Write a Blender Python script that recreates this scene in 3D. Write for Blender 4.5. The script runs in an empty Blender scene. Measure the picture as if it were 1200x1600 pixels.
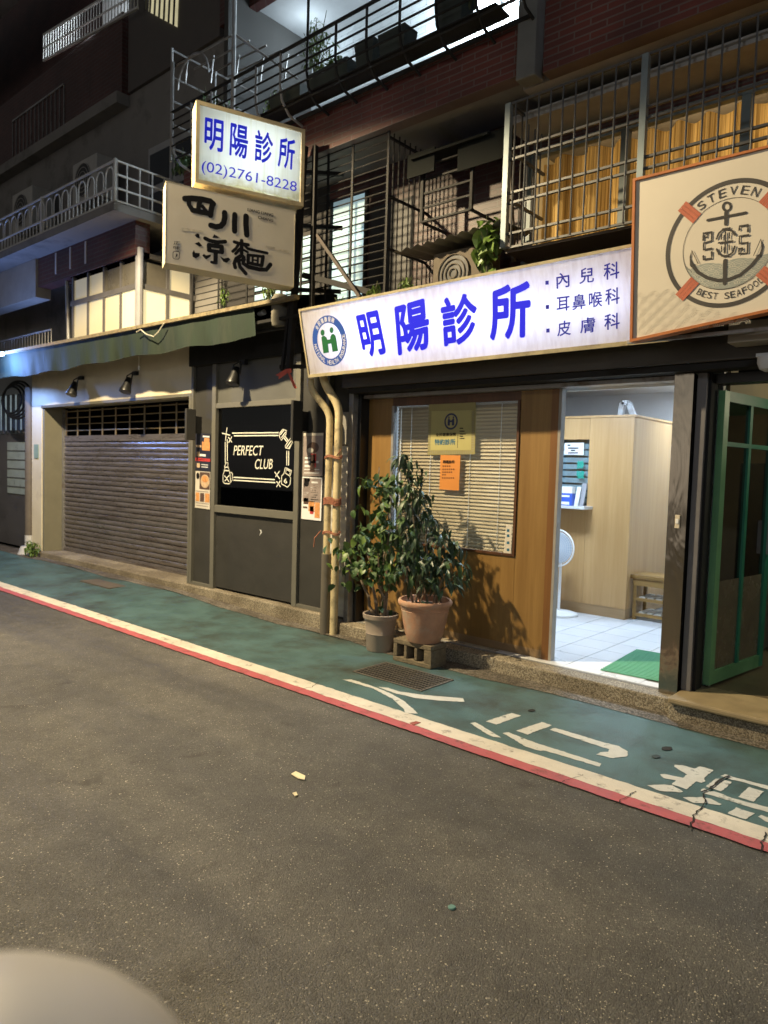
import bpy, bmesh, math, random
from mathutils import Vector, Matrix
random.seed(7)
V = Vector
sc = bpy.context.scene
COL = sc.collection

# ------------------------------------------------------------------ camera
FPX = 1115.0
_left = V((-1278, -103.6, FPX)).normalized()
_down = V((-560, 18900, FPX)); _down -= _left * _down.dot(_left); _down.normalize()
_X = -_left; _Z = -_down; _Y = _Z.cross(_X)
RC = Matrix((_X, _Y, _Z))                      # photo axes (right, down, forward) -> world
CAMP = V((0, 0, 1.6))
cam = bpy.data.cameras.new('camera'); camo = bpy.data.objects.new('camera', cam); COL.objects.link(camo)
m3 = Matrix((RC @ V((1, 0, 0)), RC @ V((0, -1, 0)), RC @ V((0, 0, -1)))).transposed()
camo.matrix_world = Matrix.Translation(CAMP) @ m3.to_4x4()
cam.sensor_fit = 'VERTICAL'; cam.sensor_height = 36; cam.sensor_width = 27; cam.lens = FPX / 1600 * 36
cam.clip_start = 0.02; cam.clip_end = 500
cam.dof.use_dof = True; cam.dof.focus_distance = 3.6; cam.dof.aperture_fstop = cam.lens / 6.5
sc.camera = camo

# ------------------------------------------------------------------ world, exposure, street light
w = bpy.data.worlds.new('World'); sc.world = w; w.use_nodes = True
nt = w.node_tree; bg = nt.nodes['Background']
sky = nt.nodes.new('ShaderNodeTexSky'); sky.sky_type = 'NISHITA'; sky.sun_disc = False
sky.sun_elevation = math.radians(12); sky.sun_rotation = math.radians(200)
hsv = nt.nodes.new('ShaderNodeHueSaturation'); hsv.inputs['Saturation'].default_value = 0.25
nt.links.new(sky.outputs[0], hsv.inputs['Color']); nt.links.new(hsv.outputs[0], bg.inputs[0]); bg.inputs[1].default_value = 0.011
sc.view_settings.view_transform = 'Standard'; sc.view_settings.look = 'None'
sc.view_settings.exposure = 0.12; sc.view_settings.gamma = 1.0; sc.view_settings.use_curve_mapping = False
sc.cycles.use_denoising = True
sc.cycles.max_bounces = 8; sc.cycles.transparent_max_bounces = 12
sc.cycles.sample_clamp_indirect = 4.0
LAMP_POS = V((-6.3, 1.5, 5.75)); LAMP_W = 2900.0
LAMP2_POS = V((3.2, -2.6, 4.5)); LAMP2_W = 330.0

# ------------------------------------------------------------------ pixel helpers (a pixel gives a direction; the plane gives the distance)
def ray(px, py): return RC @ V((px - 600, py - 800, FPX))
def PT(px, py, x=None, y=None, z=None):
    d = ray(px, py)
    if x is not None: t = (x - CAMP.x) / d.x
    elif y is not None: t = (y - CAMP.y) / d.y
    else: t = (z - CAMP.z) / d.z
    return CAMP + d * t
class PL:                                       # a plane with unit axes u, v and outward normal n
    def __init__(s, o, u, v):
        s.o = V(o); s.u = V(u).normalized(); s.v = V(v); s.v = (s.v - s.u * s.v.dot(s.u)).normalized()
        s.n = s.u.cross(s.v)
        if s.n.dot(CAMP - s.o) < 0: s.n = -s.n
    def hit(s, px, py, lift=0.0):
        o = s.o + s.n * lift; d = ray(px, py)
        return CAMP + d * ((o - CAMP).dot(s.n) / d.dot(s.n))
    def uv(s, px, py):
        p = s.hit(px, py) - s.o; return p.dot(s.u), p.dot(s.v)
    def at(s, a, b, lift=0.0): return s.o + s.u * a + s.v * b + s.n * lift

# ------------------------------------------------------------------ materials
MATS = {}
def _nodes(name):
    m = bpy.data.materials.new(name); m.use_nodes = True; t = m.node_tree
    return m, t, t.nodes['Principled BSDF'], t.nodes['Material Output']
def N(t, kind, **kw):
    n = t.nodes.new(kind)
    for k, v in kw.items():
        if k.startswith('i_'): n.inputs[k[2:].replace('_', ' ')].default_value = v
        else: setattr(n, k, v)
    return n
def ramp(t, stops):
    r = t.nodes.new('ShaderNodeValToRGB'); e = r.color_ramp.elements
    while len(e) < len(stops): e.new(0.5)
    for q, (p, c) in zip(e, stops):
        q.position = p; q.color = (*c, 1) if len(c) == 3 else c
    return r
def coords(t, sx=1, sy=1, sz=1, rnd=True):
    tc = t.nodes.new('ShaderNodeTexCoord'); mp = t.nodes.new('ShaderNodeMapping')
    mp.inputs['Scale'].default_value = (sx, sy, sz)
    if rnd:                                      # every object gets its own piece of the pattern
        oi = t.nodes.new('ShaderNodeObjectInfo'); ml = t.nodes.new('ShaderNodeMath'); ml.operation = 'MULTIPLY'; ml.inputs[1].default_value = 37.0
        ad = t.nodes.new('ShaderNodeVectorMath'); ad.operation = 'ADD'; t.links.new(oi.outputs['Random'], ml.inputs[0]); t.links.new(tc.outputs['Object'], ad.inputs[0]); t.links.new(ml.outputs[0], ad.inputs[1]); t.links.new(ad.outputs[0], mp.inputs[0])
    else: t.links.new(tc.outputs['Object'], mp.inputs[0])
    return mp
def mul(c, k): return tuple(max(0, min(1, a * k)) for a in c)
def M(name, col, rough=0.6, metal=0.0, var=0.18, scale=5.0, stretch=(1, 1, 1), bump=0.0, bscale=60.0, dirt=None, spec=0.5, dscale=1.3, dw=(0.52, 0.7)):
    if name in MATS: return MATS[name]
    m, t, b, o = _nodes(name); L = t.links.new
    mp = coords(t, *stretch)
    n1 = N(t, 'ShaderNodeTexNoise', i_Scale=scale, i_Detail=8.0, i_Roughness=0.65); L(mp.outputs[0], n1.inputs['Vector'])
    r = ramp(t, [(0.28, mul(col, 1 - var)), (0.5, col), (0.74, mul(col, 1 + var))]); L(n1.outputs[0], r.inputs[0])
    out = r.outputs[0]
    if dirt:
        n2 = N(t, 'ShaderNodeTexNoise', i_Scale=dscale, i_Detail=10.0, i_Roughness=0.7); L(mp.outputs[0], n2.inputs['Vector'])
        r2 = ramp(t, [(dw[0], (0, 0, 0)), (dw[1], (1, 1, 1))]); L(n2.outputs[0], r2.inputs[0])
        mx = N(t, 'ShaderNodeMix', data_type='RGBA'); L(r2.outputs[0], mx.inputs[0]); L(out, mx.inputs[6]); mx.inputs[7].default_value = (*dirt, 1)
        out = mx.outputs[2]
    L(out, b.inputs['Base Color'])
    rr = ramp(t, [(0.3, (max(0, rough - 0.1),) * 3), (0.7, (min(1, rough + 0.1),) * 3)]); L(n1.outputs[0], rr.inputs[0]); L(rr.outputs[0], b.inputs['Roughness'])
    b.inputs['Metallic'].default_value = metal
    b.inputs['Specular IOR Level'].default_value = spec
    if bump:
        n3 = N(t, 'ShaderNodeTexNoise', i_Scale=bscale, i_Detail=4.0); L(mp.outputs[0], n3.inputs['Vector'])
        bp = N(t, 'ShaderNodeBump', i_Strength=bump, i_Distance=0.01); L(n3.outputs[0], bp.inputs['Height']); L(bp.outputs[0], b.inputs['Normal'])
    MATS[name] = m; return m
def EM(name, col, strength, var=0.0, scale=3.0):
    if name in MATS: return MATS[name]
    m, t, b, o = _nodes(name)
    b.inputs['Base Color'].default_value = (*mul(col, 0.6), 1); b.inputs['Emission Color'].default_value = (*col, 1)
    b.inputs['Emission Strength'].default_value = strength; b.inputs['Roughness'].default_value = 0.5
    if var:
        mp = coords(t); n1 = N(t, 'ShaderNodeTexNoise', i_Scale=scale, i_Detail=5.0); t.links.new(mp.outputs[0], n1.inputs['Vector'])
        r = ramp(t, [(0.3, mul(col, 1 - var)), (0.7, col)]); t.links.new(n1.outputs[0], r.inputs[0]); t.links.new(r.outputs[0], b.inputs['Emission Color'])
    MATS[name] = m; return m
def LIT(name, col, stain, sscale=(14, 14, 0.7), thr=(0.5, 0.72), trans=0.5, mold=None):
    """translucent plastic sign face / cloth lit from behind by the lamp in its box, with run-down stains; on the curtain, painted fold shade"""
    m, t, b, o = _nodes(name); L = t.links.new
    mp = coords(t, *sscale)
    n1 = N(t, 'ShaderNodeTexNoise', i_Scale=2.0, i_Detail=6.0, i_Roughness=0.6); L(mp.outputs[0], n1.inputs['Vector'])
    r = ramp(t, [(thr[0], col), (thr[1], stain)]); L(n1.outputs[0], r.inputs[0]); out = r.outputs[0]
    if mold:
        mp2 = coords(t, rnd=False); n2 = N(t, 'ShaderNodeTexNoise', i_Scale=9.0, i_Detail=8.0); L(mp2.outputs[0], n2.inputs['Vector'])
        sx = N(t, 'ShaderNodeSeparateXYZ'); L(mp2.outputs[0], sx.inputs[0])
        mr = N(t, 'ShaderNodeMapRange'); mr.inputs[1].default_value = mold[1]; mr.inputs[2].default_value = mold[0]; L(sx.outputs[2], mr.inputs[0])
        mu = N(t, 'ShaderNodeMath', operation='MULTIPLY'); L(mr.outputs[0], mu.inputs[0]); L(n2.outputs[0], mu.inputs[1])
        r3 = ramp(t, [(0.2, (0, 0, 0)), (0.45, (0.8,) * 3)]); L(mu.outputs[0], r3.inputs[0])
        mx = N(t, 'ShaderNodeMix', data_type='RGBA'); L(r3.outputs[0], mx.inputs[0]); L(out, mx.inputs[6]); mx.inputs[7].default_value = (*mold[2], 1); out = mx.outputs[2]
    d = N(t, 'ShaderNodeBsdfDiffuse'); tr = N(t, 'ShaderNodeBsdfTranslucent'); ms = N(t, 'ShaderNodeMixShader'); ms.inputs[0].default_value = trans
    L(out, d.inputs[0]); L(out, tr.inputs[0]); L(d.outputs[0], ms.inputs[1]); L(tr.outputs[0], ms.inputs[2]); L(ms.outputs[0], o.inputs[0])
    t.nodes.remove(b); MATS[name] = m; return m
def WOOD(name, c0, c1, rough=0.42, sc_=9.0, axis='z', bump=0.05):
    m, t, b, o = _nodes(name); L = t.links.new
    s = {'z': (1, 1, 0.05), 'x': (0.05, 1, 1)}[axis]
    mp = coords(t, *s)
    n1 = N(t, 'ShaderNodeTexNoise', i_Scale=sc_ * 4, i_Detail=10.0, i_Roughness=0.7, i_Distortion=0.4); L(mp.outputs[0], n1.inputs['Vector'])
    n2 = N(t, 'ShaderNodeTexNoise', i_Scale=sc_ * 0.7, i_Detail=3.0); L(mp.outputs[0], n2.inputs['Vector'])
    ad = N(t, 'ShaderNodeMath', operation='ADD'); L(n1.outputs[0], ad.inputs[0]); L(n2.outputs[0], ad.inputs[1])
    r = ramp(t, [(0.36, c1), (0.5, tuple((a + q) / 2 for a, q in zip(c0, c1))), (0.62, c0)])
    hf = N(t, 'ShaderNodeMath', operation='MULTIPLY'); hf.inputs[1].default_value = 0.5; L(ad.outputs[0], hf.inputs[0]); L(hf.outputs[0], r.inputs[0])
    L(r.outputs[0], b.inputs['Base Color']); b.inputs['Roughness'].default_value = rough
    bp = N(t, 'ShaderNodeBump', i_Strength=bump, i_Distance=0.004); L(n1.outputs[0], bp.inputs['Height']); L(bp.outputs[0], b.inputs['Normal'])
    MATS[name] = m; return m
def GLASS(name, tint=(0.9, 0.95, 0.95), refl=0.12, rough=0.02):
    """window glass: see-through with mirror reflections (no viewer tricks, plain fresnel)"""
    m, t, b, o = _nodes(name); L = t.links.new
    tr = N(t, 'ShaderNodeBsdfTransparent'); tr.inputs[0].default_value = (*tint, 1)
    g = N(t, 'ShaderNodeBsdfGlossy'); g.inputs['Roughness'].default_value = rough
    fr = N(t, 'ShaderNodeLayerWeight'); pw = N(t, 'ShaderNodeMath', operation='POWER'); pw.inputs[1].default_value = 5.0; L(fr.outputs['Facing'], pw.inputs[0])
    ad = N(t, 'ShaderNodeMath', operation='ADD'); ad.inputs[1].default_value = refl + 0.02; ad.use_clamp = True; L(pw.outputs[0], ad.inputs[0])
    ms = N(t, 'ShaderNodeMixShader'); L(ad.outputs[0], ms.inputs[0]); L(tr.outputs[0], ms.inputs[1]); L(g.outputs[0], ms.inputs[2]); L(ms.outputs[0], o.inputs[0])
    t.nodes.remove(b); MATS[name] = m; return m
def PEBBLE(name, cols, scale=110.0, bump=0.6, tint=(0.3, 0.3, 0.3)):
    m, t, b, o = _nodes(name); L = t.links.new
    mp = coords(t)
    v = N(t, 'ShaderNodeTexVoronoi', i_Scale=scale); L(mp.outputs[0], v.inputs['Vector'])
    sp = N(t, 'ShaderNodeSeparateColor'); L(v.outputs['Color'], sp.inputs[0])
    k = len(cols); r = ramp(t, [(i / k, c) for i, c in enumerate(cols)]); r.color_ramp.interpolation = 'CONSTANT'; L(sp.outputs[0], r.inputs[0])
    e = ramp(t, [(0.0, (1, 1, 1)), (0.75, (0.35,) * 3)]); L(v.outputs['Distance'], e.inputs[0])
    mx = N(t, 'ShaderNodeMix', data_type='RGBA', blend_type='MULTIPLY'); mx.inputs[0].default_value = 0.7; L(r.outputs[0], mx.inputs[6]); L(e.outputs[0], mx.inputs[7])
    n2 = N(t, 'ShaderNodeTexNoise', i_Scale=2.2, i_Detail=8.0); L(mp.outputs[0], n2.inputs['Vector']); r2 = ramp(t, [(0.4, (0.6, 0.58, 0.55)), (0.62, (1, 1, 1))]); L(n2.outputs[0], r2.inputs[0])
    m2 = N(t, 'ShaderNodeMix', data_type='RGBA', blend_type='MULTIPLY'); m2.inputs[0].default_value = 1.0; L(mx.outputs[2], m2.inputs[6]); L(r2.outputs[0], m2.inputs[7])
    L(m2.outputs[2], b.inputs['Base Color']); b.inputs['Roughness'].default_value = 0.75
    bp = N(t, 'ShaderNodeBump', i_Strength=bump, i_Distance=0.004); bp.invert = True; L(v.outputs['Distance'], bp.inputs['Height']); L(bp.outputs[0], b.inputs['Normal'])
    MATS[name] = m; return m
def BRICK(name, c1, c2, mortar, bw=0.2, bh=0.06, ms=0.006, rough=0.55):
    m, t, b, o = _nodes(name); L = t.links.new
    tc = t.nodes.new('ShaderNodeTexCoord'); sx = N(t, 'ShaderNodeSeparateXYZ'); L(tc.outputs['Object'], sx.inputs[0])
    ad = N(t, 'ShaderNodeMath', operation='ADD'); L(sx.outputs[0], ad.inputs[0]); L(sx.outputs[1], ad.inputs[1])
    cb = N(t, 'ShaderNodeCombineXYZ'); L(ad.outputs[0], cb.inputs[0]); L(sx.outputs[2], cb.inputs[1])
    br = N(t, 'ShaderNodeTexBrick', i_Scale=1.0); L(cb.outputs[0], br.inputs['Vector'])
    br.inputs['Color1'].default_value = (*c1, 1); br.inputs['Color2'].default_value = (*c2, 1); br.inputs['Mortar'].default_value = (*mortar, 1)
    br.inputs['Brick Width'].default_value = bw; br.inputs['Row Height'].default_value = bh; br.inputs['Mortar Size'].default_value = ms
    n = N(t, 'ShaderNodeTexNoise', i_Scale=1.7, i_Detail=8.0); L(tc.outputs['Object'], n.inputs['Vector']); r = ramp(t, [(0.35, (0.55,) * 3), (0.7, (1, 1, 1))]); L(n.outputs[0], r.inputs[0])
    mx = N(t, 'ShaderNodeMix', data_type='RGBA', blend_type='MULTIPLY'); mx.inputs[0].default_value = 1; L(br.outputs[0], mx.inputs[6]); L(r.outputs[0], mx.inputs[7])
    L(mx.outputs[2], b.inputs['Base Color']); b.inputs['Roughness'].default_value = rough
    bp = N(t, 'ShaderNodeBump', i_Strength=0.5, i_Distance=0.004); bp.invert = True; L(br.outputs['Fac'], bp.inputs['Height']); L(bp.outputs[0], b.inputs['Normal'])
    MATS[name] = m; return m
def ASPHALT():
    m, t, b, o = _nodes('asphalt'); L = t.links.new
    mp = coords(t)
    n1 = N(t, 'ShaderNodeTexNoise', i_Scale=0.5, i_Detail=9.0, i_Roughness=0.62); L(mp.outputs[0], n1.inputs['Vector'])
    r1 = ramp(t, [(0.28, (0.07, 0.068, 0.063)), (0.5, (0.118, 0.115, 0.106)), (0.74, (0.17, 0.165, 0.152))]); L(n1.outputs[0], r1.inputs[0])
    v = N(t, 'ShaderNodeTexVoronoi', i_Scale=195.0); L(mp.outputs[0], v.inputs['Vector'])
    sp = N(t, 'ShaderNodeSeparateColor'); L(v.outputs['Color'], sp.inputs[0])
    r2 = ramp(t, [(0.0, (0.6,) * 3), (0.4, (0.88,) * 3), (0.8, (1.12,) * 3), (0.965, (2.0, 1.95, 1.8)), (0.99, (4.6, 4.4, 4.0))]); r2.color_ramp.interpolation = 'CONSTANT'; L(sp.outputs[0], r2.inputs[0])
    mx = N(t, 'ShaderNodeMix', data_type='RGBA', blend_type='MULTIPLY'); mx.inputs[0].default_value = 0.75; L(r1.outputs[0], mx.inputs[6]); L(r2.outputs[0], mx.inputs[7])
    n4 = N(t, 'ShaderNodeTexNoise', i_Scale=6.0, i_Detail=8.0, i_Roughness=0.7); L(mp.outputs[0], n4.inputs['Vector']); r4 = ramp(t, [(0.35, (0.72,) * 3), (0.6, (1.05,) * 3)]); L(n4.outputs[0], r4.inputs[0])
    m2 = N(t, 'ShaderNodeMix', data_type='RGBA', blend_type='MULTIPLY'); m2.inputs[0].default_value = 0.8; L(mx.outputs[2], m2.inputs[6]); L(r4.outputs[0], m2.inputs[7])
    mt = coords(t, 0.12, 1, 1); n5 = N(t, 'ShaderNodeTexNoise', i_Scale=1.5, i_Detail=5.0, i_Roughness=0.6); L(mt.outputs[0], n5.inputs['Vector']); r5 = ramp(t, [(0.34, (0.6, 0.6, 0.63)), (0.58, (1.1, 1.08, 1.05))]); L(n5.outputs[0], r5.inputs[0])
    m5 = N(t, 'ShaderNodeMix', data_type='RGBA', blend_type='MULTIPLY'); m5.inputs[0].default_value = 0.85; L(m2.outputs[2], m5.inputs[6]); L(r5.outputs[0], m5.inputs[7])
    v6 = N(t, 'ShaderNodeTexNoise', i_Scale=2.6, i_Detail=3.0, i_Distortion=0.8); L(mp.outputs[0], v6.inputs['Vector']); r6 = ramp(t, [(0.66, (1, 1, 1)), (0.74, (0.55, 0.53, 0.5))]); L(v6.outputs[0], r6.inputs[0])
    m6 = N(t, 'ShaderNodeMix', data_type='RGBA', blend_type='MULTIPLY'); m6.inputs[0].default_value = 0.8; L(m5.outputs[2], m6.inputs[6]); L(r6.outputs[0], m6.inputs[7])
    L(m6.outputs[2], b.inputs['Base Color']); r7 = ramp(t, [(0.36, (0.55,) * 3), (0.6, (0.75,) * 3)]); L(n5.outputs[0], r7.inputs[0]); L(r7.outputs[0], b.inputs['Roughness'])
    bp = N(t, 'ShaderNodeBump', i_Strength=0.75, i_Distance=0.006); bp.invert = True; L(v.outputs['Distance'], bp.inputs['Height'])
    n3 = N(t, 'ShaderNodeTexNoise', i_Scale=14.0, i_Detail=6.0); L(mp.outputs[0], n3.inputs['Vector'])
    bp2 = N(t, 'ShaderNodeBump', i_Strength=0.35, i_Distance=0.02); L(n3.outputs[0], bp2.inputs['Height']); L(bp.outputs[0], bp2.inputs['Normal']); L(bp2.outputs[0], b.inputs['Normal'])
    return m
def STEEL():
    m, t, b, o = _nodes('stainless'); L = t.links.new
    mp = coords(t, 1, 1, 0.35)
    n = N(t, 'ShaderNodeTexNoise', i_Scale=5.0, i_Detail=3.0, i_Distortion=1.2); L(mp.outputs[0], n.inputs['Vector'])
    b.inputs['Base Color'].default_value = (0.3, 0.265, 0.21, 1); b.inputs['Metallic'].default_value = 0.95; b.inputs['Roughness'].default_value = 0.16
    bp = N(t, 'ShaderNodeBump', i_Strength=0.2, i_Distance=0.05); L(n.outputs[0], bp.inputs['Height']); L(bp.outputs[0], b.inputs['Normal'])
    return m

# ------------------------------------------------------------------ mesh building
class MB:
    def __init__(s): s.v = []; s.f = []
    def hexa(s, p):                              # 8 points: bottom loop then top loop
        k = len(s.v); s.v += [V(q) for q in p]
        for f in ((0, 3, 2, 1), (4, 5, 6, 7), (0, 1, 5, 4), (1, 2, 6, 5), (2, 3, 7, 6), (3, 0, 4, 7)): s.f.append([k + i for i in f])
        return s
    def box(s, x0, x1, y0, y1, z0, z1):
        return s.hexa([(x0, y0, z0), (x1, y0, z0), (x1, y1, z0), (x0, y1, z0), (x0, y0, z1), (x1, y0, z1), (x1, y1, z1), (x0, y1, z1)])
    def obox(s, c, a, b, d):                     # centre and three half axes
        c, a, b, d = V(c), V(a), V(b), V(d)
        return s.hexa([c - a - b - d, c + a - b - d, c + a + b - d, c - a + b - d, c - a - b + d, c + a - b + d, c + a + b + d, c - a + b + d])
    def bar(s, p, q, wx, wy, up=(0, 0, 1)):      # rectangular bar between two points
        p, q = V(p), V(q); d = (q - p); c = (p + q) / 2; dn = d.normalized()
        u = V(up)
        if abs(dn.dot(u)) > 0.95: u = V((0, 1, 0))
        sx = dn.cross(u).normalized(); sy = sx.cross(dn)
        return s.obox(c, sx * wx / 2, sy * wy / 2, d / 2)
    def tube(s, pts, r, n=8, caps=True, closed=False):
        pts = [V(p) for p in pts]; m = len(pts); rr = r if isinstance(r, (list, tuple)) else [r] * m
        k = len(s.v); nx = None
        for i, p in enumerate(pts):
            a = pts[(i - 1) % m] if (closed or i > 0) else p; b = pts[(i + 1) % m] if (closed or i < m - 1) else p
            d = (b - a).normalized()
            if nx is None:
                nx = d.cross(V((0, 0, 1)));
                if nx.length < 0.1: nx = d.cross(V((1, 0, 0)))
            nx = (nx - d * nx.dot(d)).normalized(); ny = d.cross(nx)
            for j in range(n):
                t = 2 * math.pi * j / n; s.v.append(p + (nx * math.cos(t) + ny * math.sin(t)) * rr[i])
        for i in range(m if closed else m - 1):
            for j in range(n):
                a = k + i * n + j; b = k + i * n + (j + 1) % n; c = k + ((i + 1) % m) * n + (j + 1) % n; d = k + ((i + 1) % m) * n + j
                s.f.append([a, b, c, d])
        if caps and not closed:
            s.f.append([k + j for j in range(n)][::-1]); s.f.append([k + (m - 1) * n + j for j in range(n)])
        return s
    def lathe(s, prof, c, n=32, ax=None):        # profile (radius, height) about a vertical (or given) axis
        c = V(c); k = len(s.v)
        if ax is None: a, b, h = V((1, 0, 0)), V((0, 1, 0)), V((0, 0, 1))
        else:
            h = V(ax).normalized(); a = h.cross(V((0, 0, 1)))
            if a.length < 0.1: a = h.cross(V((1, 0, 0)))
            a.normalize(); b = h.cross(a)
        for r, z in prof:
            for j in range(n):
                t = 2 * math.pi * j / n; s.v.append(c + h * z + (a * math.cos(t) + b * math.sin(t)) * r)
        for i in range(len(prof) - 1):
            for j in range(n):
                s.f.append([k + i * n + j, k + i * n + (j + 1) % n, k + (i + 1) * n + (j + 1) % n, k + (i + 1) * n + j])
        s.f.append([k + j for j in range(n)][::-1]); s.f.append([k + (len(prof) - 1) * n + j for j in range(n)])
        return s
    def face(s, pts):
        k = len(s.v); s.v += [V(p) for p in pts]; s.f.append(list(range(k, k + len(pts)))); return s
    def prism(s, pts, d):                        # polygon extruded by vector d
        d = V(d); k = len(s.v); n = len(pts); s.v += [V(p) for p in pts] + [V(p) + d for p in pts]
        s.f.append(list(range(k, k + n))[::-1]); s.f.append(list(range(k + n, k + 2 * n)))
        for i in range(n): j = (i + 1) % n; s.f.append([k + i, k + j, k + n + j, k + n + i])
        return s
    def stroke(s, pts, width, n):                # flat brush stroke with round ends on a plane of normal n
        pts = [V(p) for p in pts]; n = V(n); L_, R_ = [], []
        for i, p in enumerate(pts):
            a = pts[max(i - 1, 0)]; b = pts[min(i + 1, len(pts) - 1)]; d = (b - a).normalized(); q = n.cross(d).normalized()
            L_.append(p + q * width / 2); R_.append(p - q * width / 2)
        def capp(p, d):
            q = n.cross(d).normalized(); return [p + q * math.cos(t) * width / 2 + d * math.sin(t) * width / 2 for t in (0.6, 1.2, math.pi - 1.2, math.pi - 0.6)]
        e = capp(pts[-1], (pts[-1] - pts[-2]).normalized()); st = capp(pts[0], (pts[0] - pts[1]).normalized())
        for i in range(len(pts) - 1): s.face([L_[i], L_[i + 1], R_[i + 1], R_[i]])
        s.face([L_[-1]] + e + [R_[-1]]); s.face([R_[0]] + st + [L_[0]])
        return s
    def grid(s, fn, nu, nv):
        k = len(s.v)
        for i in range(nu + 1):
            for j in range(nv + 1): s.v.append(V(fn(i / nu, j / nv)))
        for i in range(nu):
            for j in range(nv):
                a = k + i * (nv + 1) + j; s.f.append([a, a + nv + 1, a + nv + 2, a + 1])
        return s
def wloc(o):
    p = V((0, 0, 0))
    while o is not None: p = p + o.location; o = o.parent
    return p
def tag(o, label=None, cat=None, group=None, kind=None):
    if label: o['label'] = label
    if cat: o['category'] = cat
    if group: o['group'] = group
    if kind: o['kind'] = kind
    return o
def thing(name, label, cat, base, group=None):
    o = bpy.data.objects.new(name, None); COL.objects.link(o); o.location = V(base); o.empty_display_size = 0.1
    return tag(o, label, cat, group)
def obj(name, mb, mat, parent=None, bevel=0.0, smooth=False, base=None, normals=True):
    if parent is not None: off = wloc(parent)
    else:
        if base is None:
            xs = [v.x for v in mb.v]; ys = [v.y for v in mb.v]; zs = [v.z for v in mb.v]
            base = V(((min(xs) + max(xs)) / 2, (min(ys) + max(ys)) / 2, min(zs)))
        off = V(base)
    me = bpy.data.meshes.new(name); me.from_pydata([tuple(v - off) for v in mb.v], [], mb.f)
    if normals:
        bm = bmesh.new(); bm.from_mesh(me); bmesh.ops.recalc_face_normals(bm, faces=bm.faces); bm.to_mesh(me); bm.free()
    if smooth:
        me.shade_smooth()
        try: me.set_sharp_from_angle(angle=math.radians(40))
        except Exception: pass
    me.materials.append(mat)
    o = bpy.data.objects.new(name, me); COL.objects.link(o)
    if parent is not None: o.parent = parent
    else: o.location = off
    if bevel:
        bv = o.modifiers.new('bevel', 'BEVEL'); bv.width = bevel; bv.segments = 2; bv.limit_method = 'ANGLE'
    return o
def piece(proto, loc, parent, rot=None, scale=None):     # another alike piece sharing mesh data; proto built round its own origin
    o = proto.copy(); COL.objects.link(o); o.parent = parent; o.location = V(loc) - wloc(parent)
    if rot is not None: o.rotation_euler = rot
    if scale is not None: o.scale = scale
    return o
def pieces(name, mb, mat, parent, locs, rots=None, scales=None, bevel=0.0, smooth=False):
    """alike pieces: mesh centred on its own origin, one object for each location"""
    me = bpy.data.meshes.new(name); me.from_pydata([tuple(v) for v in mb.v], [], mb.f)
    bm = bmesh.new(); bm.from_mesh(me); bmesh.ops.recalc_face_normals(bm, faces=bm.faces); bm.to_mesh(me); bm.free()
    if smooth: me.shade_smooth()
    me.materials.append(mat); res = []
    for i, l in enumerate(locs):
        o = bpy.data.objects.new(name, me); COL.objects.link(o); o.parent = parent; o.location = V(l) - wloc(parent)
        if rots: o.rotation_euler = rots[i]
        if scales: o.scale = scales[i]
        if bevel:
            bv = o.modifiers.new('bevel', 'BEVEL'); bv.width = bevel; bv.segments = 1; bv.limit_method = 'ANGLE'
        res.append(o)
    return res
def copy_tree(o, parent=None):
    c = o.copy(); COL.objects.link(c); c.parent = parent
    for ch in list(o.children): copy_tree(ch, c)
    return c
def light(name, kind, loc, energy, col, parent=None, **kw):
    l = bpy.data.lights.new(name, kind); l.energy = energy; l.color = col
    for k, v in kw.items(): setattr(l, k, v)
    o = bpy.data.objects.new(name, l); COL.objects.link(o)
    if parent is not None: o.parent = parent; o.location = V(loc) - wloc(parent)
    else: o.location = V(loc)
    return o
def aim(o, d): o.rotation_euler = V(d).to_track_quat('-Z', 'Y').to_euler()
_tc = {}
def text2d(body, bold=0.0, shear=0.0):
    key = (body, bold, shear)
    if key not in _tc:
        cu = bpy.data.curves.new('lettering', 'FONT'); cu.body = body; cu.offset = bold; cu.shear = shear; cu.resolution_u = 4
        o = bpy.data.objects.new('lettering', cu); COL.objects.link(o)
        me = bpy.data.meshes.new_from_object(o.evaluated_get(bpy.context.evaluated_depsgraph_get()))
        vs = [(v.co.x, v.co.y) for v in me.vertices]; fs = [list(p.vertices) for p in me.polygons]
        bpy.data.objects.remove(o); bpy.data.curves.remove(cu); bpy.data.meshes.remove(me)
        xs = [a for a, b in vs]; ys = [b for a, b in vs]
        _tc[key] = (vs, fs, (min(xs), max(xs), min(ys), max(ys)))
    return _tc[key]
def text_on(mb, body, bl, br, tl, bold=0.0, shear=0.0):   # lettering fitted to a parallelogram of 3-D points
    vs, fs, (x0, x1, y0, y1) = text2d(body, 0.0, shear); bl, br, tl = V(bl), V(br), V(tl)
    nz = (br - bl).cross(tl - bl).normalized()
    if nz.dot(CAMP - bl) < 0: nz = -nz
    dirs = [(0, 0)] if not bold else [(0, 0)] + [(math.cos(q * math.pi / 4) * bold, math.sin(q * math.pi / 4) * bold) for q in range(8)]
    X0, X1, Y0, Y1 = x0 - bold, x1 + bold, y0 - bold, y1 + bold
    for d, (ox, oy) in enumerate(dirs):          # a bolder face: the same outline laid a hair's breadth round itself
        k = len(mb.v)
        for a, b in vs: mb.v.append(bl + (br - bl) * ((a + ox - X0) / (X1 - X0)) + (tl - bl) * ((b + oy - Y0) / (Y1 - Y0)) + nz * d * 0.00006)
        mb.f += [[k + i for i in f] for f in fs]
    return mb
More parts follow.
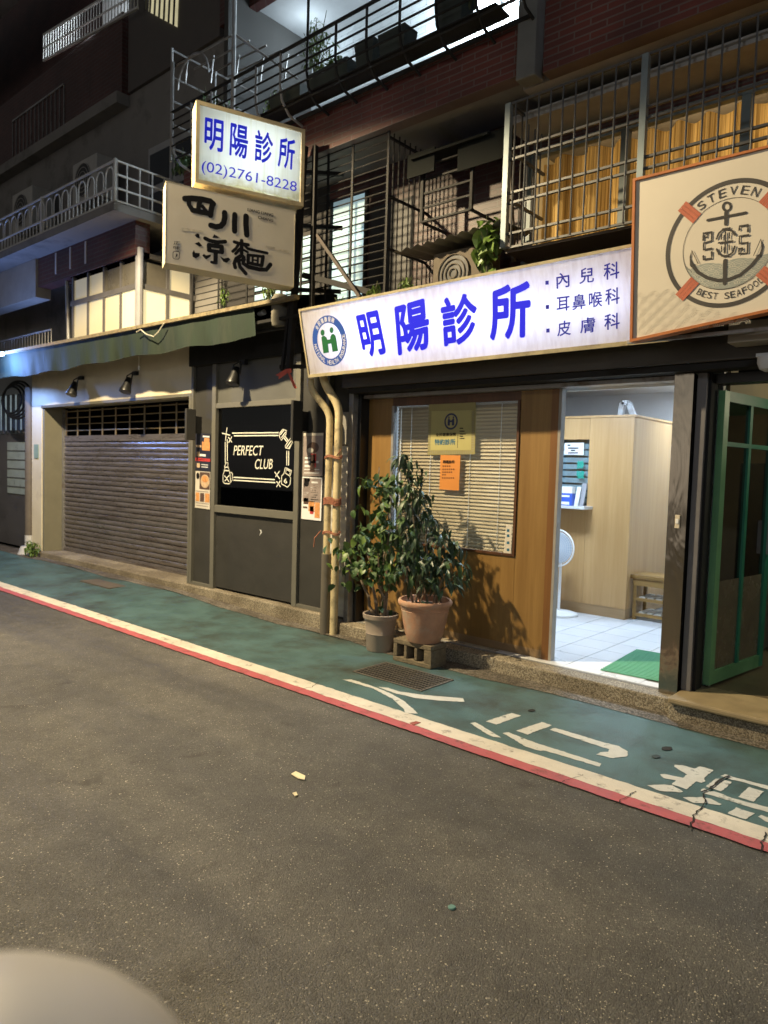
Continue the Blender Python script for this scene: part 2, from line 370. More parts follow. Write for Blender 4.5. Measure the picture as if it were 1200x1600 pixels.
def text_arc(mb, pl, body, cu, cv, r, a0, a1, h, lift, inward=False, bold=0.0, wide=0.8):
    n = len(body)
    for i, ch in enumerate(body):
        if ch == ' ': continue
        a = math.radians(a0 + (a1 - a0) * (i + 0.5) / n); er = (math.cos(a), math.sin(a))
        up = er if not inward else (-er[0], -er[1]); rt = (up[1], -up[0])
        wd = h * wide * (0.35 if ch == 'I' else 1.0)
        c = (cu + er[0] * r, cv + er[1] * r)
        p = lambda s, q: pl.at(c[0] + rt[0] * s * wd / 2 + up[0] * q * h / 2, c[1] + rt[1] * s * wd / 2 + up[1] * q * h / 2, lift)
        text_on(mb, ch, p(-1, -1), p(1, -1), p(-1, 1), bold)
    return mb
def circ3(a, b, c):
    ax, ay = a; bx, by = b; cx, cy = c
    d = 2 * (ax * (by - cy) + bx * (cy - ay) + cx * (ay - by))
    ux = ((ax * ax + ay * ay) * (by - cy) + (bx * bx + by * by) * (cy - ay) + (cx * cx + cy * cy) * (ay - by)) / d
    uy = ((ax * ax + ay * ay) * (cx - bx) + (bx * bx + by * by) * (ax - cx) + (cx * cx + cy * cy) * (bx - ax)) / d
    return ux, uy, math.hypot(ax - ux, ay - uy)
def ring(mb, pl, cu, cv, r0, r1, lift, n=64, a0=0, a1=360):
    for i in range(n):
        t = math.radians(a0 + (a1 - a0) * i / n); q = math.radians(a0 + (a1 - a0) * (i + 1) / n)
        mb.face([pl.at(cu + math.cos(t) * r0, cv + math.sin(t) * r0, lift), pl.at(cu + math.cos(t) * r1, cv + math.sin(t) * r1, lift),
                 pl.at(cu + math.cos(q) * r1, cv + math.sin(q) * r1, lift), pl.at(cu + math.cos(q) * r0, cv + math.sin(q) * r0, lift)])
    return mb

# ================================================================== materials in use
asphalt = ASPHALT()
green_paint = M('green_pavement', (0.068, 0.13, 0.134), 0.5, var=0.28, scale=3.0, bump=0.35, bscale=130, dirt=(0.04, 0.05, 0.04), dscale=1.6, dw=(0.47, 0.68))
white_paint = M('white_road_paint', (0.62, 0.58, 0.5), 0.6, var=0.16, scale=5, bump=0.4, bscale=120, dirt=(0.2, 0.18, 0.15), dscale=11, dw=(0.56, 0.68))
glyph_paint = M('glyph_paint', (0.56, 0.56, 0.52), 0.6, var=0.15, scale=14, bump=0.3, bscale=120, dirt=(0.14, 0.17, 0.16), dscale=14, dw=(0.57, 0.66))
red_paint = M('red_road_paint', (0.42, 0.1, 0.112), 0.6, var=0.18, scale=9, bump=0.3, bscale=120, dirt=(0.16, 0.06, 0.06), dscale=11, dw=(0.55, 0.68))
pebble = PEBBLE('washed_pebble', [(0.56, 0.49, 0.36), (0.3, 0.26, 0.18), (0.58, 0.52, 0.4), (0.22, 0.18, 0.13), (0.44, 0.37, 0.26)], 135, 0.45)
concrete = M('concrete', (0.24, 0.21, 0.17), 0.85, var=0.25, scale=6, bump=0.4, bscale=90, dirt=(0.1, 0.09, 0.07))
crackm = M('crack_dirt', (0.02, 0.018, 0.015), 0.9)
cream = M('cream_plaster', (0.7, 0.63, 0.46), 0.7, var=0.08, scale=3, bump=0.12, bscale=70, dirt=(0.42, 0.36, 0.26), dw=(0.58, 0.8))
grayw = M('grey_plaster', (0.2, 0.19, 0.18), 0.8, var=0.15, scale=2, bump=0.2, bscale=50, dirt=(0.09, 0.085, 0.08))
olive = M('olive_return', (0.2, 0.19, 0.14), 0.7, var=0.1)
darkp = M('charcoal_panel', (0.043, 0.042, 0.039), 0.6, spec=0.3, var=0.15, scale=3, bump=0.15, bscale=120)
frame = M('grey_frame', (0.14, 0.135, 0.112), 0.5, var=0.1, scale=6)
shutm = M('shutter_steel', (0.21, 0.19, 0.18), 0.3, 0.55, var=0.25, scale=5, stretch=(0.6, 1, 6), bump=0.15, bscale=30, dirt=(0.12, 0.095, 0.085), dscale=2)
black = M('black_metal', (0.012, 0.012, 0.012), 0.4)
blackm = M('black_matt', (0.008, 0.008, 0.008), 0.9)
darksteel = M('dark_steel', (0.02, 0.019, 0.018), 0.7, 0.0, var=0.3, scale=9, spec=0.2)
cagebar = M('cage_bar_grey', (0.085, 0.085, 0.083), 0.5, 0.3, var=0.2, scale=9)
graymetal = M('grey_metal', (0.3, 0.3, 0.3), 0.45, 0.5, var=0.2, scale=9, dirt=(0.16, 0.12, 0.09), dscale=5)
whitemetal = M('white_painted_metal', (0.55, 0.55, 0.54), 0.5, var=0.12, scale=8, dirt=(0.3, 0.26, 0.2), dscale=4, dw=(0.58, 0.8))
pvc = M('aged_pvc', (0.6, 0.5, 0.29), 0.5, var=0.18, scale=5, dirt=(0.2, 0.16, 0.1), dscale=7, dw=(0.52, 0.68))
pvcgray = M('grey_pvc', (0.13, 0.115, 0.09), 0.6, var=0.15)
wood = WOOD('orange_wood', (0.275, 0.16, 0.048), (0.195, 0.105, 0.028))
wood_in = WOOD('maple_panel', (0.48, 0.3, 0.13), (0.39, 0.225, 0.085), 0.4)
wood_dark = WOOD('dark_wood', (0.12, 0.05, 0.02), (0.06, 0.025, 0.01))
wood_old = WOOD('bench_wood', (0.33, 0.2, 0.06), (0.2, 0.11, 0.03), axis='x')
tilew = M('white_floor_tile', (0.68, 0.69, 0.7), 0.35, var=0.05, scale=1.5, dirt=(0.5, 0.5, 0.5), dw=(0.6, 0.85))
grout = M('grout', (0.2, 0.2, 0.19), 0.9)
whitew = M('white_wall', (0.75, 0.76, 0.77), 0.7, var=0.04)
stain = STEEL()
glass = GLASS('window_glass')
dglass = GLASS('dark_window_glass', (0.25, 0.26, 0.27), 0.06)
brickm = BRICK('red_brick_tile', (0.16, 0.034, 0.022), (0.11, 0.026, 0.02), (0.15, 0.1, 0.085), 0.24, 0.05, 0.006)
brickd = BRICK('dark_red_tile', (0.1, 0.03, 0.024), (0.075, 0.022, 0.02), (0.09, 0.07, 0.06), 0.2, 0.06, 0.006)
bricks = BRICK('shaded_brick_tile', (0.06, 0.018, 0.013), (0.045, 0.014, 0.012), (0.06, 0.045, 0.04), 0.24, 0.05, 0.006)  # darker brick copy: shade around the air conditioner put into the colour
terracotta = M('terracotta', (0.48, 0.265, 0.165), 0.8, var=0.2, scale=9, bump=0.25, bscale=60, dirt=(0.46, 0.36, 0.27), dscale=5, dw=(0.48, 0.66))
potgray = M('taupe_plastic', (0.33, 0.27, 0.22), 0.5, var=0.08, scale=6, dirt=(0.18, 0.14, 0.11), dscale=3)
soil = M('soil', (0.03, 0.02, 0.013), 0.95, bump=0.8, bscale=60)
cinder = M('cinder_block', (0.19, 0.155, 0.1), 0.95, var=0.35, scale=30, bump=0.9, bscale=120)
leafm = M('leaf_dark', (0.05, 0.1, 0.028), 0.48, var=0.4, scale=9)
leafb = M('leaf_blue', (0.04, 0.072, 0.038), 0.42, var=0.4, scale=9)
leafy = M('leaf_light', (0.11, 0.18, 0.035), 0.45, var=0.4, scale=9)
bark = M('bark', (0.2, 0.15, 0.1), 0.8, var=0.35, scale=20, bump=0.5)
stemg = M('green_stem', (0.07, 0.08, 0.03), 0.6)
ironm = M('grate_iron', (0.16, 0.145, 0.125), 0.55, 0.3, var=0.35, scale=25)
greenpaint = M('green_door_paint', (0.13, 0.3, 0.15), 0.42, var=0.12, scale=4, dirt=(0.05, 0.16, 0.07))
tealdark = M('teal_paint', (0.02, 0.16, 0.1), 0.45, var=0.1)
awn = M('green_awning_cloth', (0.014, 0.026, 0.016), 0.85, var=0.35, scale=4, stretch=(1, 1, 0.25), bump=0.35, bscale=25, dirt=(0.026, 0.034, 0.022), dscale=3)
rope = M('rope', (0.32, 0.13, 0.08), 0.9, bump=0.6)
paperw = M('white_paper', (0.75, 0.76, 0.76), 0.6, var=0.04)
inkblack = M('black_ink', (0.01, 0.01, 0.012), 0.7, var=0.1, spec=0.12)
inkwhite = M('white_vinyl', (0.75, 0.75, 0.66), 0.5, var=0.05)
inkgray = M('grey_ink', (0.035, 0.032, 0.03), 0.7, var=0.1, spec=0.15)

# ================================================================== the ground
def ground_z(x, y):
    t = max(0, min(1, (-5.2 - x) / 2.5)); return 0.065 * t * t * (3 - 2 * t) * max(0, min(1, (y - 3.72) / 1.0))
road = obj('road', MB().grid(lambda u, v: (-60 + 90 * u, -22 + 32 * v, 0.0), 18, 8), asphalt, base=(0, 0, 0)); tag(road, kind='structure')
mb = MB()
xs = [-40 + 0.5 * i for i in range(93)]; k = len(mb.v)
ys = [3.56, 3.95, 4.25, 4.5, 4.78]
for x in xs:
    for y in ys: mb.v.append(V((x, y + (.0085 * max(0.0, -x - 2.0) if y < 3.6 else 0), 0.004 + ground_z(x, y))))
for i in range(len(xs) - 1):
    for j in range(4): a = i * 5 + j; mb.f.append([a, a + 5, a + 6, a + 1])
pav = obj('pavement', mb, green_paint, base=(0, 0, 0)); tag(pav, kind='structure')
def ragged(y0, y1, z, seed):
    rr = random.Random(seed); mb = MB(); x = -40.0; i = 0
    while x < 6.0:
        j = (lambda: rr.uniform(-1, 1) * 0.004 + (rr.random() < .05) * rr.uniform(-.008, .008)); bend = .0085 * max(0.0, -x - 2.0); mb.v += [V((x, y0 + bend + j(), z)), V((x, y1 + bend + j(), z))]; x += 0.25 if x < -12 else 0.05; i += 1
    mb.f += [[2 * k, 2 * k + 2, 2 * k + 3, 2 * k + 1] for k in range(i - 1)]; return mb
wl = obj('white_line', ragged(3.449, 3.594, 0.009, 1), white_paint, base=(0, 0, 0)); tag(wl, kind='structure')
rl = obj('red_line', ragged(3.358, 3.451, 0.0085, 2), red_paint, base=(0, 0, 0)); tag(rl, kind='structure')
# gutter strip between pavement and steps
mb = MB(); k = 0
prof = [(4.66, 0.0075), (4.74, 0.012), (4.86, 0.02), (4.95, 0.03)]
for i, x in enumerate(xs):
    wob = 0.025 * math.sin(x * 2.3) + 0.02 * math.sin(x * 5.1 + 1)
    for j, (y, z) in enumerate(prof): mb.v.append(V((x, y + (wob if j == 0 else 0) + (0.06 if (j == 0 and x < -4) else 0), z + ground_z(x, y))))
for i in range(len(xs) - 1):
    for j in range(3): a = i * 4 + j; mb.f.append([a, a + 4, a + 5, a + 1])
gut = obj('gutter_strip', mb, PEBBLE('gutter_pebble', [(0.25, 0.22, 0.18), (0.15, 0.13, 0.1), (0.3, 0.27, 0.23), (0.1, 0.09, 0.07)], 95, 0.5), base=(0, 0, 0)); tag(gut, kind='structure')
# painted characters on the pavement
def G(px, py, z=0.0065): return PT(px, py, z=z)
def glyph(polys, name, label):
    mb = MB()
    for p in polys:
        P = [G(*q) for q in p]; Q = []
        for i in range(len(P)):
            a, b = P[i], P[(i + 1) % len(P)]; n_ = max(1, int((b - a).length / 0.018))
            for s in range(n_): Q.append(a.lerp(b, s / n_) + V((random.uniform(-1, 1), random.uniform(-1, 1), 0)) * 0.003)
        mb.face(Q)
    return tag(obj(name, mb, glyph_paint), label, 'road marking', 'painted characters on the pavement')
z3 = lambda L: [(500 + a / 3, 920 + b / 3) for a, b in L]
z6 = lambda L: [(700 + a / 6, 980 + b / 6) for a, b in L]
z7 = lambda L: [(850 + a / 3.4286, 960 + b / 3.4286) for a, b in L]
z8 = lambda L: [(1000 + a / 6, 1170 + b / 6) for a, b in L]
glyph([z3([(105, 425), (150, 425), (250, 457), (330, 490), (400, 530), (460, 585), (400, 583), (390, 560), (340, 515), (250, 468)]),
       z3([(268, 459), (320, 464), (370, 481), (480, 497), (670, 513), (678, 530), (560, 524), (450, 512), (350, 489)])], 'painted_character', 'worn white character 人 on green pavement beside drain grate')
glyph([z6([(355, 882), (595, 803), (685, 830), (455, 912)]), z6([(210, 900), (260, 890), (375, 960), (495, 1035), (430, 1028), (370, 1005)]),
       z6([(640, 970), (880, 888), (975, 920), (745, 1005)]),
       z6([(515, 992), (570, 985), (690, 1035), (850, 1092)]) + [(940.4, 1193.3), (936, 1197.7), (850, 1172.5)] + z6([(868, 1160), (730, 1120), (600, 1040)]),
       [(858.3, 1140), (866.7, 1137)] + z7([(330, 688), (400, 705), (450, 735), (445, 760), (370, 770), (280, 750), (300, 738), (345, 735), (350, 722), (300, 707)])],
      'painted_character', 'worn white character 行 in the middle of the green pavement')
glyph([z8([(185, 235), (230, 237), (400, 270), (440, 240), (320, 165), (330, 150), (400, 153), (510, 185), (565, 165), (690, 200), (605, 270), (610, 305), (580, 320), (530, 305), (435, 378), (295, 330), (340, 295), (220, 275)]),
       z8([(65, 338), (230, 335), (310, 345), (405, 400), (380, 407), (180, 393)]), z8([(395, 455), (590, 452), (660, 465), (765, 520), (750, 528), (620, 510), (510, 510)]),
       z8([(820, 605), (900, 548), (1075, 605), (990, 662)]), z8([(1110, 635), (1140, 622), (1560, 745), (1560, 785), (1180, 680)]),
       z8([(565, 390), (600, 370), (660, 400), (700, 398), (860, 460), (1560, 640), (1560, 690), (1080, 560), (850, 490), (600, 415)]),
       z8([(618, 352), (710, 282), (752, 280), (862, 312), (760, 400)]), z8([(755, 255), (800, 237), (870, 262), (1560, 440), (1560, 485), (950, 308), (860, 290)]),
       z8([(920, 450), (1025, 358), (1160, 400), (1065, 495)])], 'painted_character', 'worn white character 道 on green pavement nearest the right edge')
# cracks across lines, stains, debris
def crack(pts, wd, label):
    mb = MB(); P = [G(*p, z=0.0125) for p in pts]; Q = []
    for i in range(len(P) - 1):
        for s in range(4): Q.append(P[i].lerp(P[i + 1], s / 4) + V((random.uniform(-1, 1), random.uniform(-1, 1), 0)) * 0.008)
    Q.append(P[-1])
    for i in range(len(Q) - 1):
        d = (Q[i + 1] - Q[i]).normalized(); q = V((-d.y, d.x, 0)); w0 = wd * random.uniform(0.4, 1.2); w1 = wd * random.uniform(0.4, 1.2)
        mb.face([Q[i] + q * w0, Q[i + 1] + q * w1, Q[i + 1] - q * w1, Q[i] - q * w0])
    return tag(obj('road_crack', mb, crackm), label, 'crack', 'cracks through the painted kerb line')
crack([(873, 1224), (895, 1216), (911, 1210)], 0.002, 'thin dark crack across red and white line below character 行')
crack([(961, 1256), (978, 1245), (994, 1236)], 0.003, 'dark crack across the kerb line left of the broad cracks')
crack([(1076, 1294), (1083, 1277), (1090, 1266), (1103, 1253), (1099, 1240)], 0.004, 'long dark crack through line up into character 道')
crack([(1188, 1332), (1191, 1315), (1196, 1300)], 0.004, 'dark crack across kerb line nearest the right edge')
crack([(1098, 1238), (1116, 1226), (1140, 1212)], 0.007, 'broad broken crack through the painted character 道')
crack([(497, 1066), (488, 1073), (470, 1077)], 0.002, 'small crack in white line left of character 人')
mb = MB(); pts = z3([(420, 630), (450, 622), (472, 628), (440, 640)])
tag(obj('paint_chip', MB().prism([G(*p, z=0.0095) for p in pts], (0, 0, 0.003)), M('chipped_paint', (0.3, 0.08, 0.06), 0.8)), 'dark reddish chip in the white kerb line', 'paint chip')
def oval(cx, cy, rx, ry, name, label, cat, mat, h=0.0012, n=18):
    return tag(obj(name, MB().prism([G(cx + rx * math.cos(6.283 * i / n) * random.uniform(.85, 1.1), cy + ry * math.sin(6.283 * i / n) * random.uniform(.85, 1.1), z=0.0075) for i in range(n)], (0, 0, h)), mat), label, cat)
oval(1042, 1169.5, 9, 3, 'drain_hole', 'small dark drain hole in pavement above character 道', 'drain hole', crackm)
oval(1025, 1182, 7, 2.6, 'tar_blot', 'dark tar blot just below the small drain hole', 'stain', M('tar', (0.03, 0.042, 0.04), 0.7))
oval(831, 1110, 6, 1.8, 'drain_plug', 'black round drain plug on pavement above character 行', 'drain plug', crackm)
tag(obj('leaf_litter', MB().prism([G(a, b, z=0.004) for a, b in [(455, 1210), (462, 1206), (477, 1213), (476, 1219), (466, 1217)]], (0, 0, 0.004)), M('pale_litter', (0.7, 0.62, 0.42), 0.6)), 'pale scrap lying on the asphalt in mid road', 'scrap')
tag(obj('leaf_litter', MB().prism([G(a, b, z=0.004) for a, b in [(457, 1240), (463, 1238), (465, 1243), (461, 1245)]], (0, 0, 0.004)), MATS['pale_litter']), 'small pale scrap just below the larger one on asphalt', 'scrap')
tag(obj('bottle_cap', MB().lathe([(0.014, 0), (0.015, 0.004), (0.012, 0.007)], G(706, 1419, z=0.0), 12), M('cap_teal', (0.12, 0.25, 0.22), 0.4)), 'flattened teal bottle cap lying on the asphalt', 'bottle cap')
# stone chips set in the asphalt (uncountable)
mb = MB(); rnd = random.Random(3)
for i in range(6500):
    px, py = rnd.uniform(-50, 1300), rnd.uniform(960, 1700) ** 1.0
    if rnd.random() > ((py - 900) / 700) ** 1.3: continue
    p = G(px, py, z=0.0)
    if p.y > 3.3 or p.y < 0.6: continue
    s = rnd.uniform(0.001, 0.0026) * (1.6 if rnd.random() < .12 else 1); c = p + V((0, 0, 0.0005)); a = rnd.uniform(0, 6.28); k = len(mb.v)
    mb.v += [c + V((math.cos(a + t) * s * rnd.uniform(.6, 1.3), math.sin(a + t) * s * rnd.uniform(.6, 1.3), 0)) for t in (0, 1.57, 3.14, 4.71)] + [c + V((0, 0, s * 0.8))]
    mb.f += [[k + t, k + (t + 1) % 4, k + 4] for t in range(4)]
chips = obj('stone_chips', mb, M('pale_stone_chip', (0.62, 0.56, 0.42), 0.4, var=0.3, scale=40), base=(0, 0, 0)); tag(chips, 'pale stone chips glinting in the asphalt', 'stone chips', kind='stuff')
# drain grate
g = thing('drain_grate', 'rusty steel drain grate in pavement below cinder block', 'drain grate', (-3.44, 4.24, 0.006))
gx0, gx1, gy0, gy1 = -3.80, -3.11, 4.035, 4.44
obj('pit_shade', MB().box(gx0, gx1, gy0, gy1, 0.0045, 0.0065), blackm, g)  # flat black plate stands in for the dark depth below the bars
fm = MB()
for a, b, c, d in ((gx0, gx1, gy0, gy0 + .015), (gx0, gx1, gy1 - .015, gy1), (gx0, gx0 + .015, gy0 + .015, gy1 - .015), (gx1 - .015, gx1, gy0 + .015, gy1 - .015)): fm.box(a, b, c, d, 0.005, 0.011)
obj('rim', fm, ironm, g)
pieces('bearing_bar', MB().box(-0.33, 0.33, -0.0028, 0.0028, 0, 0.004), ironm, g, [(-3.455, gy0 + 0.05 + i * 0.0435, 0.0075) for i in range(8)])
pieces('cross_bar', MB().box(-0.0018, 0.0018, -0.187, 0.187, 0, 0.003), ironm, g, [(gx0 + 0.03 + i * 0.0274, 4.2375, 0.0075) for i in range(24)])
# manhole patch on the left
mp_ = [G(a, b, z=0.03) for a, b in [(100, 918), (150, 912), (178, 920), (135, 929)]]
x0 = -9.6
tag(obj('pavement_cover', MB().box(-8.95, -8.2, 4.33, 4.72, 0.03, 0.058), M('cover_brown', (0.1, 0.085, 0.07), 0.8, bump=0.5)), 'worn brown square cover in green pavement before the shutter', 'cover')

# ================================================================== steps
STEP = 0.13
t = thing('clinic_step', 'pebble-dash doorstep in front of the clinic', 'step', (-3.1, 4.95, 0))
obj('riser', MB().box(-4.83, -1.62, 4.83, 5.0, -0.05, 0.125), pebble, t, bevel=0.012)
t = thing('club_step', 'pebble-dash plinth under the dark club front and shutter', 'step', (-8.2, 5.0, 0))
obj('plinth', MB().box(-11.5, -5.0, 4.845, 5.25, -0.05, 0.165), pebble, t, bevel=0.015)
t = thing('seafood_step', 'worn concrete doorstep in front of green door', 'step', (-0.3, 5.0, 0))
obj('slab', MB().box(-1.6, 3.0, 4.72, 5.2, 0.125, 0.165), M('brown_concrete', (0.27, 0.21, 0.12), 0.7, var=0.2, scale=5, bump=0.2, dirt=(0.12, 0.09, 0.05)), t, bevel=0.012)
obj('riser', MB().box(-1.61, 3.0, 4.76, 5.0, -0.05, 0.124), pebble, t, bevel=0.01)

# ================================================================== shutter shop (left)
SY = 4.9
t = thing('shutter_shop', 'cream portal wall around the closed roller shutter', 'shop front', (-9.6, 4.9, 0.165))
obj('post', MB().box(-11.78, -11.42, SY, 5.25, 0.02, 2.44), cream, t, bevel=0.006)
obj('lintel', MB().box(-11.78, -7.36, SY, 5.4, 2.44, 3.3), cream, t, bevel=0.006)
obj('return_wall', MB().box(-11.418, -11.36, SY + 0.015, 5.25, 0.166, 2.438), olive, t)
obj('trim', MB().box(-11.43, -7.36, SY - 0.006, SY + 0.04, 2.405, 2.4385), frame, t)
obj('trim', MB().box(-7.40, -7.36, SY - 0.006, SY + 0.1, 0.166, 2.404), frame, t)
obj('house_number', MB().box(-11.68, -11.52, SY - 0.01, SY - 0.001, 1.62, 1.84), M('plate_green', (0.25, 0.35, 0.27), 0.4), t)
t = thing('roller_shutter', 'closed grey steel roller shutter with open rod grille on top', 'roller shutter', (-9.4, 5.22, 0.165))
sl = MB(); prof = [(0.0, -0.036), (-0.012, -0.026), (-0.018, 0.0), (-0.012, 0.022), (0.002, 0.030), (0.006, 0.034), (0.006, -0.036)]
n = len(prof)
for x in (-2.0, 2.0): sl.v += [V((x, a, b)) for a, b in prof]
sl.f += [[i, (i + 1) % n, n + (i + 1) % n, n + i] for i in range(n)] + [list(range(n))[::-1], list(range(n, 2 * n))]
pieces('slat', sl, shutm, t, [(-9.38, 5.235, 0.205 + i * 0.072) for i in range(24)], rots=[(random.uniform(-.1, .1), random.uniform(-.0012, .0012), random.uniform(-.002, .002)) for i in range(24)])
obj('bottom_rail', MB().box(-11.36, -7.4, 5.21, 5.25, 0.168, 0.19), shutm, t)
obj('top_slat', MB().box(-11.36, -7.4, 5.215, 5.245, 1.9, 1.99), shutm, t)
pieces('grille_link', MB().box(-0.014, 0.014, -0.006, 0.006, -0.2, 0.2), M('grille_brass', (0.3, 0.24, 0.15), 0.45, 0.5), t, [(-11.3 + i * 0.39, 5.228, 2.19) for i in range(11)])
pieces('grille_rod', MB().tube([(-2.0, 0, 0), (2.0, 0, 0)], 0.009, 6), MATS['grille_brass'], t, [(-9.38, 5.24, 2.07 + i * 0.1) for i in range(4)])
obj('guide', MB().box(-11.36, -11.33, 5.19, 5.27, 0.17, 2.4), graymetal, t)
# dark room behind the grille
t = thing('shutter_shop_interior', 'dark shop interior behind the shutter grille', 'room', (-9.4, 5.4, 0.165))
obj('back_wall', MB().box(-11.5, -7.3, 6.6, 6.7, 0.1, 3.0), blackm, t)
obj('ceiling', MB().box(-11.5, -7.3, 5.42, 6.6, 2.9, 2.95), blackm, t)
obj('side_wall', MB().box(-11.55, -11.5, 5.26, 6.6, 0.1, 2.95), blackm, t); obj('side_wall', MB().box(-7.3, -7.25, 5.26, 6.6, 0.1, 2.95), blackm, t)
obj('white_box', MB().box(-8.1, -7.95, 5.7, 5.9, 1.9, 2.35), paperw, t); obj('white_box', MB().box(-8.35, -8.28, 5.7, 5.8, 1.95, 2.3), paperw, t)
obj('led_sign', MB().box(-9.4, -8.75, 6.55, 6.59, 2.1, 2.16), EM('pink_led', (1.0, 0.5, 0.75), 1.6), t)
# spotlights on the lintel
def spot_lamp(x, y, z, label):
    r = thing('spotlight', label, 'spotlight', (x, y, z), 'black spotlights over the shop fronts')
    obj('mount', MB().box(x - .05, x + .05, y - .04, y + 0.002, z + .1, z + .15), black, r)
    obj('bracket', MB().tube([(x - .07, y - .12, z - .02), (x - .065, y - .1, z + .09), (x, y - .06, z + .13), (x + .065, y - .1, z + .09), (x + .07, y - .12, z - .02)], 0.009, 6), black, r)
    hd = obj('lamp_head', MB().lathe([(.035, -.08), (.045, -.04), (.055, .03), (.075, .1), (.075, .12)], (x, y - .13, z - .02), 18, ax=(0.1, -.35, -0.9)), black, r, smooth=True)
    obj('lens', MB().lathe([(.068, .118), (.066, .123)], (x, y - .13, z - .02), 18, ax=(0.1, -.35, -0.9)), M('lens_glass', (0.1, 0.1, 0.12), 0.08), hd)
    return r
def at_wall(px, py, y): p = PT(px, py, y=y); return p.x, p.z
x, z = at_wall(114, 603, 4.76); spot_lamp(x, SY, z, 'black spotlight over the shutter, nearest the awning\'s left end')
x, z = at_wall(198, 597, 4.76); spot_lamp(x, SY, z, 'black spotlight over the middle of the shutter')
x, z = at_wall(366, 582, 4.76); spot_lamp(x, SY, z, 'black spotlight in shadow above the dark club window')
# security camera
p = PT(73, 639, y=5.0)
t = thing('security_camera', 'small white dome camera under the shutter lintel', 'camera', (p.x, 5.0, p.z))
obj('body', MB().lathe([(.03, 0), (.045, .02), (.045, .06), (.02, .09)], (p.x, 5.05, p.z), 16, ax=(0.2, -1, -.2)), whitemetal, t, smooth=True)
obj('lens', MB().lathe([(.02, .085), (.018, .1)], (p.x, 5.05, p.z), 14, ax=(0.2, -1, -.2)), black, t)
obj('mount', MB().tube([(p.x, 5.05, p.z), (p.x - .03, 5.08, p.z + .1)], .012, 8), whitemetal, t)

# ================================================================== club front
CY = 4.92
t = thing('club_shop', 'charcoal panelled shop front with grey frame and dark window', 'shop front', (-6.2, 4.92, 0.165))
for (a, b) in ((-7.355, -6.94), (-5.44, -5.06)):
    obj('panel', MB().box(a, b, CY + 0.012, CY + 0.05, 0.2, 2.75), darkp, t)
obj('panel', MB().box(-6.87, -5.51, CY + 0.012, CY + 0.05, 0.19, 1.06), darkp, t)
obj('panel', MB().box(-6.87, -5.51, CY + 0.012, CY + 0.05, 2.30, 2.75), M('header_panel', (0.1, 0.1, 0.09), 0.55, var=0.1), t)
for (a, b) in ((-6.94, -6.87), (-5.51, -5.44), (-5.062, -5.02)):
    obj('mullion', MB().box(a, b, CY - 0.025, CY + 0.06, 0.167, 2.75), frame, t, bevel=0.003)
obj('mullion', MB().box(-7.357, -7.315, CY - 0.025, CY + 0.06, 0.167, 2.75), frame, t, bevel=0.003)
obj('rail', MB().box(-6.868, -5.512, CY - 0.022, CY + 0.06, 1.06, 1.14), frame, t, bevel=0.003)
obj('rail', MB().box(-6.868, -5.512, CY - 0.022, CY + 0.06, 2.245, 2.30), frame, t, bevel=0.003)
for (a, b) in ((-7.313, -6.942), (-5.438, -5.064)): obj('rail', MB().box(a, b, CY - 0.02, CY + 0.06, 0.167, 0.2), frame, t)
obj('scuff', MB().prism([PT(a, b, y=CY + .0115) for a, b in ((406, 827), (408.5, 829), (409, 832), (405.5, 837), (407.6, 831.5))], (0, -.001, 0)), paperw, t)
win = obj('window', MB().box(-6.868, -5.512, CY + 0.02, CY + 0.028, 1.14, 2.245), dglass, t)
obj('room_backing', MB().box(-7.2, -5.1, 5.9, 5.95, 0.2, 2.75), M('dark_blue_room', (0.02, 0.022, 0.03), 0.8), t)
obj('blind_board', MB().box(-6.8, -5.56, CY + 0.05, CY + 0.06, 1.33, 2.05), M('club_board', (0.016, 0.018, 0.018), 0.6), t)
obj('room_beam', MB().box(-6.9, -5.6, 5.3, 5.4, 2.12, 2.4), M('room_beam', (0.1, 0.11, 0.16), 0.8), t)
obj('side_wall', MB().box(-7.25, -7.2, 5.0, 5.9, 0.2, 2.75), blackm, t); obj('side_wall', MB().box(-5.05, -5.0, 5.0, 5.9, 0.2, 2.75), blackm, t); obj('ceiling', MB().box(-7.25, -5.0, 5.0, 5.95, 2.75, 2.78), blackm, t)
